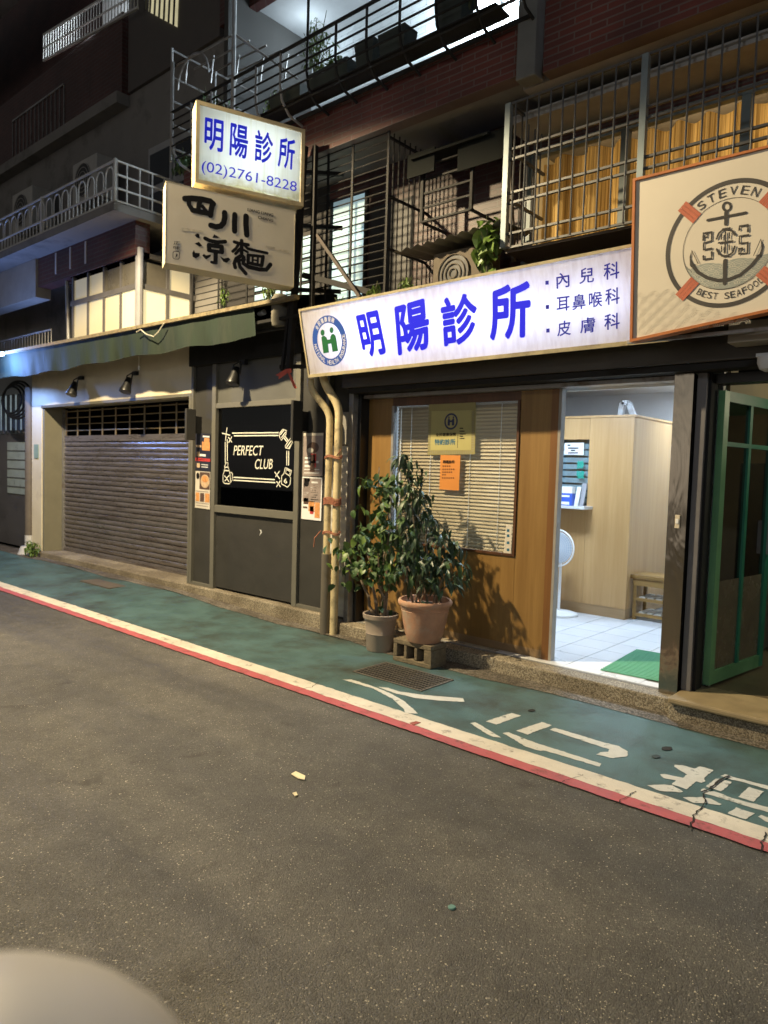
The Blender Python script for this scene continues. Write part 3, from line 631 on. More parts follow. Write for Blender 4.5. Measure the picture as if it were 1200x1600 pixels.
# neon-style line drawing and lettering on the window
pl = PL((-6.2, CY + 0.0185, 1.7), (1, 0, 0), (0, 0, 1)); s9 = 8.889
def cz(L_): return [pl.hit(335 + a / s9, 640 + b / s9) for a, b in L_]
mb = MB(); nn = (0, -1, 0)
text_on(mb, 'PERFECT', *cz([(262, 632), (662, 640), (262, 498)]))
mb.v[:] = [v for v in mb.v]
mb2 = MB()
def slant(mbx, k0, z0, sh):
    for i in range(k0, len(mbx.v)): mbx.v[i].x += (mbx.v[i].z - z0) * sh
z0 = min(v.z for v in mb.v); slant(mb, 0, z0, 0.22)
k0 = len(mb.v); text_on(mb, 'CLUB', *cz([(556, 825), (800, 825), (556, 688)])); slant(mb, k0, min(v.z for v in mb.v[k0:]), 0.2)
obj('lettering', mb, inkwhite, win, normals=False)
mb = MB(); W1 = 0.0125
for L_ in ([(250, 326), (885, 320)], [(275, 364), (885, 358)], [(150, 455), (152, 740)], [(178, 420), (180, 710)], [(268, 940), (835, 972)], [(268, 980), (840, 1014)], [(1005, 580), (1005, 770)], [(1032, 580), (1030, 770)],
           [(985, 375), (1030, 440)], [(960, 385), (1005, 445)],
           [(905, 330), (950, 275), (1000, 290), (995, 340), (930, 425), (905, 380), (905, 330)], [(920, 345), (965, 285)], [(935, 385), (985, 315)],
           [(985, 500), (1060, 395), (1085, 460), (1040, 545), (985, 530), (985, 500)], [(1005, 520), (1075, 420)], [(1030, 540), (1085, 455)],
           [(985, 805), (1075, 850), (1045, 930), (1060, 950), (1050, 1040), (1015, 1078), (930, 1030), (935, 920), (965, 890), (985, 805)], [(1000, 830), (1055, 860), (1035, 915), (985, 880), (1000, 830)],
           [(165, 735), (190, 740), (185, 790), (200, 830), (215, 880), (225, 1010), (205, 1030), (140, 1025), (120, 1000), (120, 900), (145, 840), (140, 790), (165, 735)], [(140, 800), (195, 800)], [(135, 845), (205, 850)], [(225, 870), (250, 885), (248, 975), (225, 1010)],
           [(140, 920), (170, 950), (205, 915)], [(145, 990), (175, 960), (200, 1000)],
           [(175, 255), (163, 330), (155, 425)], [(108, 328), (160, 340), (215, 355)], [(195, 385), (240, 450)], [(240, 380), (200, 455)],
           [(840, 870), (905, 960)], [(900, 860), (850, 930)], [(865, 1000), (915, 1070)], [(915, 990), (865, 1070)]):
    mb.stroke(cz(L_), W1 * (0.8 if len(L_) > 3 else 1), nn)
text_on(mb, '6', *cz([(965, 1020), (1010, 1030), (965, 950)]), bold=0.01)
obj('line_drawing', mb, inkwhite, win, normals=False)
# posters: flat print as coloured patches on one sheet
def poster(px, name, label, patches, basem, group):
    p = [PT(a, b, y=CY + 0.006) for a, b in px]                # bl, br, tr, tl
    r = thing(name, label, 'poster', p[0], group)
    obj('sheet', MB().prism(p, (0, -0.004, 0)), basem, r)
    f = lambda u, v: (p[0] * (1 - u) + p[1] * u) * (1 - v) + (p[3] * (1 - u) + p[2] * u) * v + V((0, -0.0055, 0))
    for nm, m_, shp in patches:
        q = MB()
        for s in shp:
            if len(s) == 4: u0, v0, u1, v1 = s; q.face([f(u0, v0), f(u1, v0), f(u1, v1), f(u0, v1)])
            elif len(s) == 5:
                cu, cv, ru, rv, lf = s; k = len(q.v); q.face([f(cu + ru * math.cos(6.283 * i / 18), cv + rv * math.sin(6.283 * i / 18)) + V((0, -lf, 0)) for i in range(18)])
        obj(nm, q, m_, r)
    return r
navy = M('print_navy', (0.02, 0.022, 0.04), 0.5); tan = M('print_tan', (0.55, 0.4, 0.25), 0.5, var=0.3, scale=25); orange = M('print_orange', (0.6, 0.28, 0.1), 0.5, var=0.35, scale=30)
redp = M('print_red', (0.5, 0.05, 0.05), 0.5); brownp = M('print_brown', (0.1, 0.06, 0.045), 0.5, var=0.3, scale=20); creamp = M('print_cream', (0.62, 0.58, 0.5), 0.5, var=0.1); greyp = M('print_taupe', (0.3, 0.25, 0.23), 0.5, var=0.2, scale=10)
GP = 'food posters on the club front'
rows = lambda x0, x1, z0, n, dz, h: [(x0, z0 - i * dz, x1 - 0.15 * (i % 3) * (x1 - x0), z0 - i * dz + h) for i in range(n)]
poster([(306, 735), (329, 737), (329, 678), (306, 676)], 'menu_poster', 'dark blue meal poster, upper one left of club window', [('photo', orange, [(.45, .55, .98, .78, ), (.6, .78, .95, .88)]), ('photo', tan, [(.05, .62, .4, .68), (.08, .38, .28, .5), (.1, .08, .3, .2)]), ('stripe', redp, [(0, .26, 1, .34)]), ('text_line', paperw, [(.5, .9, .95, .94), (.3, .39, .7, .45), (.4, .16, .85, .18), (.4, .1, .85, .12), (.25, .28, .7, .31)])], navy, GP)
poster([(305, 793), (328, 796), (329, 737.5), (306, 735.8)], 'menu_poster', 'pale poster with bowl of food, lower one left of window', [('photo', brownp, [(.3, .52, .98, .98)]), ('bowl', tan, [(.66, .74, .3, .18, .0004)]), ('bowl_food', orange, [(.66, .8, .22, .09, .0008)]), ('logo', inkblack, [(.17, .87, .11, .09, .0004)]), ('photo', orange, [(.05, .18, .3, .42), (.68, .18, .98, .42)]), ('photo', brownp, [(.35, .18, .62, .42)]), ('text_line', greyp, [(.05, .45, .9, .47), (.05, .13, .95, .15), (.1, .06, .9, .08)])], creamp, GP)
poster([(473, 743.5), (504, 744), (506, 676.5), (475, 677)], 'menu_poster', 'taupe drink poster, upper one right of club window', [('cup', brownp, [(.5, .66, .3, .13, .0004), (.38, .1, .62, .5)]), ('cup', redp, [(.4, .2, .68, .52)]), ('cream', creamp, [(.38, .6, .16, .06, .0008)]), ('text_line', paperw, [(.1, .4, .45, .44), (.1, .3, .8, .35), (.1, .21, .4, .26), (.08, .14, .85, .16), (.08, .06, .85, .08)]), ('band', creamp, [(0, .94, 1, 1)])], greyp, GP)
poster([(471, 810.5), (502, 814), (504, 746.5), (473, 744.5)], 'menu_poster', 'brown menu poster with white border, lower one right of window', [('panel', greyp, [(.04, .42, .95, .97)]), ('panel', M('print_mauve', (0.17, 0.13, 0.14), 0.5), [(.1, .4, .4, .97)]), ('drink', orange, [(.68, .06, .93, .42), (.36, .2, .66, .44)]), ('drink', redp, [(.44, .14, .62, .32)]), ('logo', inkblack, [(.23, .84, .12, .07, .0004)]), ('text_line', paperw, [(.48, .86, .8, .9)] + rows(.44, .85, .8, 7, .055, .02) + rows(.1, .35, .63, 4, .03, .012)), ('drink', brownp, [(.1, .36, .34, .5), (.08, .26, .3, .3)])], paperw, GP)
# projecting blade signs seen edge-on
def blade(x, zt, zb, label):
    r = thing('blade_sign', label, 'sign', (x, CY - .05, zb), 'dark blade signs on the club front')
    obj('plate', MB().box(x - .018, x + .018, CY - .20, CY - .07, zb, zt), darkp, r, bevel=0.006)
    obj('bracket', MB().box(x - .015, x + .015, CY - .09, CY + 0.01, (zt + zb) / 2 - .1, (zt + zb) / 2 + .1), black, r)
    return r
blade(-7.2, 2.24, 1.88, 'dark thin blade sign beside left posters'); blade(-5.36, 2.26, 1.86, 'dark thin blade sign beside right posters')

# ================================================================== pipes between club and clinic
def pipe(name, label, pts, r, mat, group):
    b = min(pts, key=lambda p: p[2]); t = thing(name, label, 'pipe', b, group)
    # rounded bends
    Q = [V(pts[0])]
    for i in range(1, len(pts) - 1):
        a, b2, c = V(pts[i - 1]), V(pts[i]), V(pts[i + 1]); d0 = (a - b2).normalized() * min(.09, (a - b2).length / 2); d1 = (c - b2).normalized() * min(.09, (c - b2).length / 2)
        for s in range(5): u = s / 4; Q.append((b2 + d0) * (1 - u) ** 2 + b2 * 2 * u * (1 - u) + (b2 + d1) * u * u)
    Q.append(V(pts[-1])); obj('tube', MB().tube(Q, r, 14), mat, t, smooth=True)
    return t
GPIPE = 'rain pipes beside the clinic door'
pa = pipe('rain_pipe', 'yellowed thick rain pipe reaching the ground, right of the pair', [(-4.785, 4.80, 0.01), (-4.785, 4.80, 2.18), (-4.93, 4.72, 2.42), (-4.95, 4.72, 2.7)], 0.038, pvc, GPIPE)
pb = pipe('rain_pipe', 'yellowed rain pipe with grey lower end, left of the pair', [(-4.885, 4.78, 0.76), (-4.885, 4.78, 2.12), (-5.05, 4.68, 2.34), (-5.06, 4.68, 2.44)], 0.033, pvc, GPIPE)
obj('lower_sleeve', MB().tube([(-4.885, 4.78, 0.0), (-4.885, 4.78, 0.78)], 0.048, 14), pvcgray, pb, smooth=True)
for (z, n_) in ((1.70, 2), (1.26, 5), (0.98, 2)):
    for i in range(n_):
        zz = z + i * 0.014; mbx = MB(); c = V((-4.835, 4.79, zz)); mbx.tube([c + V((math.cos(a) * .105, math.sin(a) * .055, 0.01 * math.sin(3 * a))) for a in [k * 6.283 / 20 for k in range(20)]], 0.006, 5, closed=True)
        obj('rope_tie', mbx, rope, pa)
obj('rope_tail', MB().tube([(-4.94, 4.75, 1.0), (-4.97, 4.7, .93), (-4.99, 4.71, .84)], 0.006, 5), rope, pa); obj('rope_tail', MB().tube([(-4.74, 4.74, 1.72), (-4.68, 4.7, 1.74), (-4.65, 4.7, 1.78)], 0.005, 5), rope, pa)
t = thing('pipe_screen', 'narrow white corrugated panel behind the yellowed pipes', 'panel', (-4.86, 4.95, 0.13))
mb = MB(); nseg = 60
for i in range(nseg + 1):
    z = 0.16 + i * (1.82 - 0.16) / nseg
    for x in (-5.0, -4.76): mb.v.append(V((x, 4.93 + 0.007 * math.sin(i * 1.57), z)))
mb.f += [[2 * i, 2 * i + 1, 2 * i + 3, 2 * i + 2] for i in range(nseg)]
obj('sheet', mb, M('white_corrugated', (0.55, 0.53, 0.48), 0.5, var=0.15), t, smooth=True)
t = thing('door_jamb', 'grey steel shutter guide at the left of the clinic door', 'door jamb', (-4.72, 4.95, 0.13))
obj('post', MB().box(-4.755, -4.70, 4.9, 5.0, 0.126, 2.5), graymetal, t, bevel=0.003)
obj('channel', MB().box(-4.698, -4.66, 4.97, 5.12, 0.13, 2.45), black, t)
obj('infill', MB().box(-5.018, -4.757, 4.96, 5.0, 0.126, 2.75), darkp, t)
obj('meter_box', MB().box(-4.845, -4.76, 4.90, 4.958, 1.83, 2.14), M('meter_grey', (0.25, 0.24, 0.22), 0.5), t, bevel=0.004)

# ================================================================== clinic: header, sliding door, blind, pillar
t = thing('shutter_housing', 'dark steel roller shutter housing above the clinic entrance', 'shutter housing', (-3.0, 4.9, 2.3))
obj('box', MB().box(-4.75, 2.6, 4.80, 5.3, 2.35, 3.0), M('housing_brown', (0.05, 0.043, 0.035), 0.42, 0.2, var=0.25, scale=3), t, bevel=0.004)
obj('rail', MB().box(-4.70, 2.6, 4.83, 4.99, 2.305, 2.348), darksteel, t); obj('rail', MB().box(-4.70, -1.74, 5.0, 5.12, 2.27, 2.3), graymetal, t)
obj('slot', MB().box(-4.70, -1.74, 5.125, 5.28, 2.27, 2.35), black, t)
DY = 5.08
t = thing('sliding_door', 'orange wood sliding door with large window, standing half open', 'door', (-3.68, 5.1, 0.13))
obj('kick_rail', MB().box(-4.655, -2.66, DY, DY + .05, 0.132, 0.20), WOOD('kick_wood', (0.3, 0.2, 0.1), (0.22, 0.14, 0.07), axis='x'), t)
obj('lower_panel', MB().box(-4.655, -3.0, DY, DY + .05, 0.20, 0.925), wood, t)
obj('side_panel', MB().box(-2.998, -2.66, DY, DY + .05, 0.20, 2.268), wood, t)
obj('side_panel', MB().box(-4.655, -4.36, DY, DY + .05, 0.925, 2.268), wood, t)
obj('top_panel', MB().box(-4.36, -3.0, DY, DY + .05, 2.195, 2.268), wood_dark, t)
obj('edge', MB().box(-2.659, -2.635, DY - .008, DY + .058, 0.132, 2.268), M('edge_grey', (0.3, 0.28, 0.25), 0.5), t, bevel=0.002)
obj('stile', MB().box(-2.72, -2.66, DY - .006, DY - .0005, 0.132, 2.268), WOOD('stile_wood', (0.2, 0.09, 0.025), (0.13, 0.055, 0.015)), t)
for (a, b, c, d) in ((-4.36, -4.335, .925, 2.195), (-3.022, -3.0, .925, 2.195)): obj('window_frame', MB().box(a, b, DY - .012, DY + .03, c, d), graymetal if a < -4 else wood_dark, t)
obj('window_frame', MB().box(-4.334, -3.023, DY - .012, DY + .03, .925, .945), wood_dark, t)
pane = obj('window_pane', MB().box(-4.334, -3.023, DY + .008, DY + .012, .945, 2.195), GLASS('clinic_glass', (0.96, 0.97, 0.96), 0.02), t)
# certificate sticker, orange notice, strip sticker on the pane
gl = PL((-3.7, DY + 0.0055, 1.5), (1, 0, 0), (0, 0, 1))
def sheet(mb, px, dy=0.001): return mb.prism([gl.hit(a, b) for a, b in px], (0, -dy, 0))
cert = thing('clinic_certificate', 'yellow striped certificate with round blue emblem on the door window', 'notice', gl.hit(705, 712))
obj('card', sheet(MB(), [(668.5, 711), (742, 709.5), (744, 627), (670.5, 631)]), M('card_olive', (0.3, 0.26, 0.1), 0.45, var=0.1), cert)
def cq(a, b): return gl.hit(664 + a / 10, 620 + b / 10) + V((0, -0.002, 0))
obj('field', MB().face([cq(85, 835), cq(720, 832), cq(745, 210), cq(105, 225)]), M('card_yellow', (0.42, 0.38, 0.15), 0.45, var=0.06), cert)
st = MB()
for i in range(24): u = 60 + i * 28.5; st.face([cq(u, 895), cq(u + 13, 895), cq(u + 13, 840), cq(u, 840)])
for i in range(17):
    v = 230 + i * 38; st.face([cq(48, v), cq(88, v), cq(88, v + 17), cq(48, v + 17)]); st.face([cq(728, v), cq(768, v), cq(768, v + 17), cq(728, v + 17)])
obj('border_stripe', st, M('card_grey', (0.3, 0.28, 0.17), 0.5), cert, normals=False)
lf = lambda p: p + V((0, -0.001, 0))
teal = M('print_teal', (0.02, 0.12, 0.2), 0.5); navyb = M('print_deep_blue', (0.02, 0.03, 0.1), 0.5)
mb = MB(); text_on(mb, '特約診所', lf(cq(155, 755)), lf(cq(478, 750)), lf(cq(155, 662)), bold=0.025); obj('lettering', mb, teal, cert, normals=False)
mb = MB(); text_on(mb, '全民健康保險', lf(cq(170, 622)), lf(cq(490, 612)), lf(cq(170, 568)), bold=0.02); obj('lettering', mb, inkblack, cert, normals=False)
cu, cv = gl.uv(664 + 41, 620 + 38.5); gl2 = PL(gl.at(0, 0, 0.003), (1, 0, 0), (0, 0, 1)); r0 = (gl.uv(664 + 51.5, 658.5)[0] - cu)
mb = MB(); ring(mb, gl2, cu, cv, r0 * .78, r0, 0); obj('emblem_ring', mb, navyb, cert, normals=False)
mb = MB(); q = lambda *L_: mb.face([gl2.at(cu + a * r0, cv + b * r0) for a, b in L_])
q((-.5, -.5), (-.15, -.5), (-.15, -.1), (.15, -.1), (.15, -.5), (.5, -.5), (.48, .3), (.2, .3), (.12, .12), (-.12, .12), (-.2, .3), (-.48, .3)); q((-.42, .33), (-.24, .33), (-.24, .6), (-.42, .6)); q((.24, .33), (.42, .33), (.42, .6), (.24, .6)); obj('emblem_figure', mb, navyb, cert, normals=False)
mb = MB(); mb.face([lf(cq(508, 800)), lf(cq(514, 800)), lf(cq(520, 590)), lf(cq(514, 590))])
for i, y0 in enumerate((500, 545, 590, 625, 660)): mb.face([lf(cq(545, y0)), lf(cq(600 + 20 * (i % 3), y0)), lf(cq(600 + 20 * (i % 3), y0 - 16)), lf(cq(545, y0 - 16))])
obj('fine_print', mb, inkgray, cert, normals=False)
note = thing('opening_hours_notice', 'orange paper notice taped on the door window below the certificate', 'notice', gl.hit(702, 766))
obj('sheet', sheet(MB(), [(686.5, 764.5), (717, 766.5), (719.5, 711.5), (688.5, 711)]), M('orange_paper', (0.6, 0.23, 0.045), 0.6, var=0.05), note)
mb = MB(); text_on(mb, '明陽診所', cq(285, 1045), cq(465, 1045), cq(285, 990), bold=0.03); obj('lettering', mb, inkblack, note, normals=False)
mb = MB()
for r_, (y0, k) in enumerate(((1095, 4), (1145, 6), (1190, 5), (1230, 2), (1280, 6))):
    for i in range(k): u = 278 + i * 33 - r_ * 2; mb.face([cq(u, y0), cq(u + 20, y0), cq(u + 20, y0 - 24), cq(u, y0 - 24)])
obj('fine_print', mb, M('print_umber', (0.12, 0.04, 0.01), 0.6), note, normals=False)
stp = thing('window_sticker', 'narrow cream sticker at the window\'s lower right corner', 'sticker', gl.hit(793, 868))
obj('strip', sheet(MB(), [(786.5, 868), (798, 869), (800, 820.5), (791, 820)]), creamp, stp)
mb = MB()
for i, b in enumerate((828, 836, 847, 858)): mb.face([gl.hit(791 + a, b + c) + V((0, -.002, 0)) for a, c in ((1, 3), (5, 3), (5, -1), (1, -1))])
obj('fine_print', mb, teal, stp, normals=False)
# venetian blind behind the pane
bl = thing('venetian_blind', 'cream venetian blind closed behind the clinic door window', 'blind', (-3.68, 5.15, .95))
slm = M('blind_slat', (0.27, 0.2, 0.105), 0.45, var=0.12, scale=3)
sl = MB().grid(lambda u, v: (-0.645 + 1.29 * u, 0.0125 * (2 * v - 1) - 0.004 * (1 - (2 * v - 1) ** 2), 0.0175 * (2 * v - 1)), 1, 4)
pieces('slat', sl, slm, bl, [(-3.68, DY + .055, 0.966 + i * 0.0308) for i in range(40)], smooth=True)
obj('head_rail', MB().box(-4.33, -3.03, DY + .04, DY + .07, 2.178, 2.19), whitemetal, bl)
pieces('cord', MB().tube([(0, 0, .955), (0, 0, 2.18)], 0.0022, 5), paperw, bl, [(x, DY + .038, 0) for x in (-4.16, -3.93, -3.5, -3.2)])
obj('tilt_wand', MB().tube([(-4.28, DY + .03, 1.2), (-4.28, DY + .03, 2.17)], 0.006, 6), paperw, bl)
# stainless pillar
t = thing('steel_pillar', 'dented stainless steel pillar right of the clinic doorway', 'pillar', (-1.68, 5.0, 0.13))
obj('cladding', MB().grid(lambda u, v: (-1.735 + .125 * u, 4.925, 0.126 + 2.176 * v), 1, 24), stain, t)
obj('cladding_side', MB().box(-1.735, -1.61, 4.927, 5.25, 0.126, 2.302), stain, t)
bell = thing('doorbell', 'small ivory doorbell on the steel pillar', 'doorbell', PT(1060, 813, y=4.92))
p = PT(1059, 815, y=4.92); obj('housing', MB().box(p.x - .016, p.x + .016, 4.908, 4.9245, p.z - .045, p.z + .045), M('ivory_plastic', (0.62, 0.55, 0.42), 0.4), bell, bevel=0.003); obj('button', MB().box(p.x - .009, p.x + .009, 4.903, 4.9085, p.z - .012, p.z + .018), paperw, bell)

# ================================================================== clinic interior
fl = obj('clinic_floor', MB().box(-4.9, -1.62, 4.98, 9.0, 0.08, 0.128), grout, base=(0, 0, 0)); tag(fl, kind='structure')
locs = [(-2.5 + .3 * i + .149 - .3 * 8, 5.115 + .315 * j + .155, 0.126) for i in range(11) for j in range(9) if -4.4 < -2.5 + .3 * i - 2.1 < -1.9]
tl = pieces('tile', MB().box(-.1465, .1465, -.154, .154, 0, 0.006), tilew, fl, locs, bevel=0.001)
pieces('tile', MB().box(-.1485, .1485, -.052, .052, 0, 0.006), tilew, fl, [(-2.5 + .3 * i + .149 - .3 * 2, 5.06, 0.126) for i in range(5)], bevel=0.001)
pieces('tile', MB().box(-.1485, .1485, -.05, .05, 0, 0.006), M('cream_tile', (0.5, 0.45, 0.35), 0.3), fl, [(-3.251 - .3 * i, 5.06, 0.126) for i in range(5)])
room = thing('clinic_room', 'white walled clinic waiting room behind the doorway', 'room', (-3.2, 7, .13))
obj('back_wall', MB().box(-6.0, -1.5, 8.9, 9.0, 0.1, 2.66), whitew, room)
obj('left_wall', MB().box(-6.0, -5.9, 5.14, 8.9, 0.1, 2.66), whitew, room)
obj('left_front_wall', MB().box(-5.9, -4.7, 5.14, 5.2, 0.1, 2.66), whitew, room)
obj('right_wall', MB().box(-1.608, -1.52, 5.26, 8.9, 0.1, 2.66), whitew, room)
obj('front_lintel', MB().box(-5.9, -1.61, 5.285, 5.32, 2.27, 2.66), whitew, room)
obj('floor_edge', MB().box(-5.9, -4.9, 5.2, 8.9, 0.1, 0.128), tilew, room)
cl = obj('ceiling', MB().box(-5.95, -1.5, 5.29, 8.95, 2.66, 2.7), grout, room)
pieces('ceiling_panel', MB().box(-.297, .297, -.297, .297, 0, 0.012), M('ceiling_panel', (0.7, 0.71, 0.72), 0.8, var=0.05, scale=30), cl, [(-4.7 + .6 * i, 5.6 + .6 * j, 2.646) for i in range(6) for j in range(6)])
for i, (x, y) in enumerate(((-3.3, 6.0), (-4.6, 6.2), (-2.3, 8.1))):
    r = thing('ceiling_light', ['flat ceiling light over the clinic doorway', 'flat ceiling light behind the clinic blind', 'flat ceiling light at the back of the clinic'][i], 'ceiling light', (x, y, 2.6), 'clinic ceiling lights')
    obj('frame', MB().box(x - .3, x + .3, y - .16, y + .16, 2.615, 2.645), whitemetal, r); obj('diffuser', MB().box(x - .28, x + .28, y - .14, y + .14, 2.605, 2.614), EM('cool_diffuser', (0.8, 0.9, 1.0), 3.0), r)
    l = light('lamp', 'AREA', (x, y, 2.6), (68, 12, 30)[i], (0.62, 0.79, 1.0), r, shape='RECTANGLE', size=.56, size_y=.28); aim(l, (0, 0, -1))
ct = thing('reception_counter', 'maple panelled reception booth with ticket window', 'counter', (-3.5, 7.2, .13))
CTY = 7.12
wx0, wx1, wz0, wz1 = -4.2, -3.36, 1.28, 1.985
for nm, a, b, c, d in (('front_panel', -3.36, -2.885, .24, 2.21), ('front_panel', -3.72, -3.362, .24, wz0 - .03), ('front_panel', -5.5, -3.722, .24, wz0 - .03), ('front_panel', -5.5, -3.362, wz1, 2.21)): obj(nm, MB().box(a, b, CTY, CTY + .04, c, d), wood_in, ct, bevel=0.002)
obj('side_panel', MB().box(-2.92, -2.884, CTY + .0405, 8.9, .24, 2.21), wood_in, ct)
obj('skirting', MB().box(-5.5, -2.89, CTY + .006, CTY + .04, .132, .239), WOOD('skirting_wood', (0.4, 0.26, 0.13), (0.3, 0.19, 0.09), axis='x'), ct); obj('skirting', MB().box(-2.92, -2.89, CTY + .041, 8.9, .132, .239), MATS['skirting_wood'], ct)
obj('cap', MB().box(-5.5, -2.87, CTY - .012, 8.9, 2.211, 2.235), wood_in, ct, bevel=0.002)
obj('counter_shelf', MB().box(-4.4, -3.29, CTY - .2, CTY + .1, 1.25, 1.279), whitemetal, ct, bevel=0.003)
pieces('window_slat', MB().box(-.55, .55, -.012, .012, -.027, .027), M('blue_grey_slat', (0.42, 0.5, 0.56), 0.4), ct, [(-3.92, CTY + .07, 1.33 + i * .073) for i in range(9)])
obj('window_back', MB().box(-5.4, -3.1, 7.6, 7.62, 1.0, 2.1), M('dim_grey', (0.16, 0.18, 0.2), 0.8), ct)
obj('window_pane', MB().box(-4.6, -3.362, CTY + .02, CTY + .024, wz0, wz1), glass, ct)
cpl = PL((-3.6, CTY + .018, 1.6), (1, 0, 0), (0, 0, 1)); zc = lambda a, b: cpl.hit(860 + a / 6.67, 660 + b / 6.67)
t = thing('window_notice', 'white paper notice on the reception window', 'notice', zc(250, 340)); obj('sheet', MB().prism([zc(145, 335), zc(345, 340), zc(350, 212), zc(150, 214)], (0, -.002, 0)), paperw, t)
mb = MB()
for a, b, c in ((180, 245, 30), (185, 275, 110), (215, 300, 45), (185, 325, 105)): mb.face([zc(a, b) + V((0, -.004, 0)), zc(a + c, b) + V((0, -.004, 0)), zc(a + c, b - 14) + V((0, -.004, 0)), zc(a, b - 14) + V((0, -.004, 0))])
obj('fine_print', mb, inkblack, t, normals=False)
t = thing('window_lettering', 'teal characters 掛號 on the reception window', 'lettering', zc(315, 585))
mb = MB(); text_on(mb, '掛', zc(270, 482), zc(352, 482), zc(278, 398), bold=0.03); text_on(mb, '號', zc(268, 585), zc(350, 588), zc(272, 500), bold=0.03); obj('character', mb, M('teal_vinyl', (0.02, 0.3, 0.22), 0.5), t, normals=False)
t = thing('tissue_box', 'blue and white box standing on the reception shelf', 'box', (-3.53, 7.03, 1.279)); obj('carton', MB().box(-3.58, -3.465, 6.98, 7.06, 1.28, 1.41), M('carton_blue', (0.04, 0.1, 0.5), 0.4), t, bevel=0.002); obj('lid', MB().box(-3.58, -3.465, 6.98, 7.06, 1.411, 1.48), paperw, t); obj('print', MB().box(-3.58, -3.49, 6.9775, 6.9795, 1.37, 1.39), paperw, t); obj('print', MB().box(-3.585, -3.49, 6.9775, 6.9795, 1.29, 1.32), paperw, t)
t = thing('leaflet_stand', 'pale leaflets leaning beside the blue box', 'leaflets', (-3.4, 7.05, 1.279)); obj('leaflet', MB().obox((-3.43, 7.05, 1.38), (.022, 0, 0), (0, .008, 0), (.01, .01, .1)), paperw, t); obj('leaflet', MB().obox((-3.385, 7.08, 1.4), (.025, 0, 0), (0, .006, 0), (.01, .01, .12)), M('leaflet_grey', (0.3, 0.3, 0.32), 0.5), t)
t = thing('desk_monitor', 'dark rounded screen behind the reception window edge', 'monitor', (-3.86, 7.05, 1.279)); mb = MB(); mb.prism([(-3.95, 7.03, 1.28), (-3.74, 7.03, 1.28), (-3.74, 7.03, 1.42), (-3.78, 7.03, 1.5), (-3.87, 7.03, 1.55), (-3.95, 7.03, 1.55)], (0, .06, 0)); obj('housing', mb, M('monitor_grey', (0.05, 0.055, 0.055), 0.3), t, bevel=0.004)
t = thing('folding_stool', 'grey folded stool standing on top of the booth', 'stool', (-2.96, 7.3, 2.236)); P0 = PT(970, 650, y=7.3); P1 = PT(973, 629, y=7.3); P2 = PT(983, 630, y=7.3); P3 = PT(990, 651, y=7.3)
for a, b in ((P0, P1), (P1, P2), (P2, P3)): obj('leg', MB().bar((a.x, 7.3, max(a.z, 2.236)), (b.x, 7.3, max(b.z, 2.236)), .05, .05, (0, 1, 0)), graymetal, t)
# fan
fc = PT(870, 856, y=6.75); t = thing('electric_fan', 'white electric fan standing left inside the doorway', 'fan', (fc.x, 6.8, .13))
pl_f = [fc + V((math.cos(a) * .19, 0, math.sin(a) * .19)) for a in [k * 6.283 / 40 for k in range(40)]]
obj('guard_rim', MB().tube(pl_f, 0.009, 6, closed=True), paperw, t)
for rr in (.17, .15, .13, .11, .09, .07): obj('guard_ring', MB().tube([fc + V((math.cos(a) * rr, -.03 * (1 - rr / .19), math.sin(a) * rr)) for a in [k * 6.283 / 32 for k in range(32)]], 0.0022, 4, closed=True), paperw, t)
pieces('guard_wire', MB().tube([(0.045, -.035, 0), (.11, -.02, 0), (.19, 0, 0)], 0.0018, 4), paperw, t, [fc] * 36, rots=[(0, k * 6.283 / 36, 0) for k in range(36)])
obj('hub', MB().lathe([(.05, 0), (.05, .015), (.035, .02)], fc + V((0, -.025, 0)), 20, ax=(0, -1, 0)), paperw, t)
obj('blade', MB().lathe([(.16, 0), (.155, .004)], fc + V((0, .03, 0)), 24, ax=(0, -1, 0)), M('blade_blue', (0.4, 0.5, 0.62), 0.4), t)
obj('motor', MB().lathe([(.07, 0), (.08, .08), (.05, .14)], fc + V((0, .04, 0)), 18, ax=(0, 1, 0)), paperw, t)
obj('pole', MB().tube([(fc.x, 6.85, .16), (fc.x, 6.85, fc.z - .05)], .015, 8), paperw, t); obj('base', MB().lathe([(.2, 0), (.2, .02), (.15, .035), (.03, .05)], (fc.x, 6.85, .133), 28), paperw, t, smooth=True)
# bench / shoe rack
t = thing('shoe_bench', 'wooden shoe bench with two slatted shelves by the booth', 'bench', (-2.5, 7.4, .13))
bx0, bx1, by0, by1 = -2.86, -1.95, 7.24, 7.56
obj('seat', MB().box(bx0 - .03, bx1, by0 - .03, by1, .56, .60), wood_old, t, bevel=0.004); obj('apron', MB().box(bx0, bx1, by0 - .015, by0 + .005, .49, .558), wood_old, t)
for x, y in ((bx0, by0), (bx0, by1 - .04), (bx0 + .33, by0), (bx1 - .04, by0)): obj('leg', MB().box(x, x + .035, y, y + .035, .133, .559), wood_old, t)
for z in (.36, .2):
    obj('shelf_rail', MB().box(bx0 + .036, bx1 - .041, by0 + .002, by0 + .03, z - .03, z), wood_old, t)
    pieces('shelf_slat', MB().box(-.03, .03, -.14, .14, 0, .012), M('pale_slat', (0.45, 0.42, 0.36), 0.5), t, [(bx0 + .09 + i * .085, 7.4, z + .001) for i in range(9)])
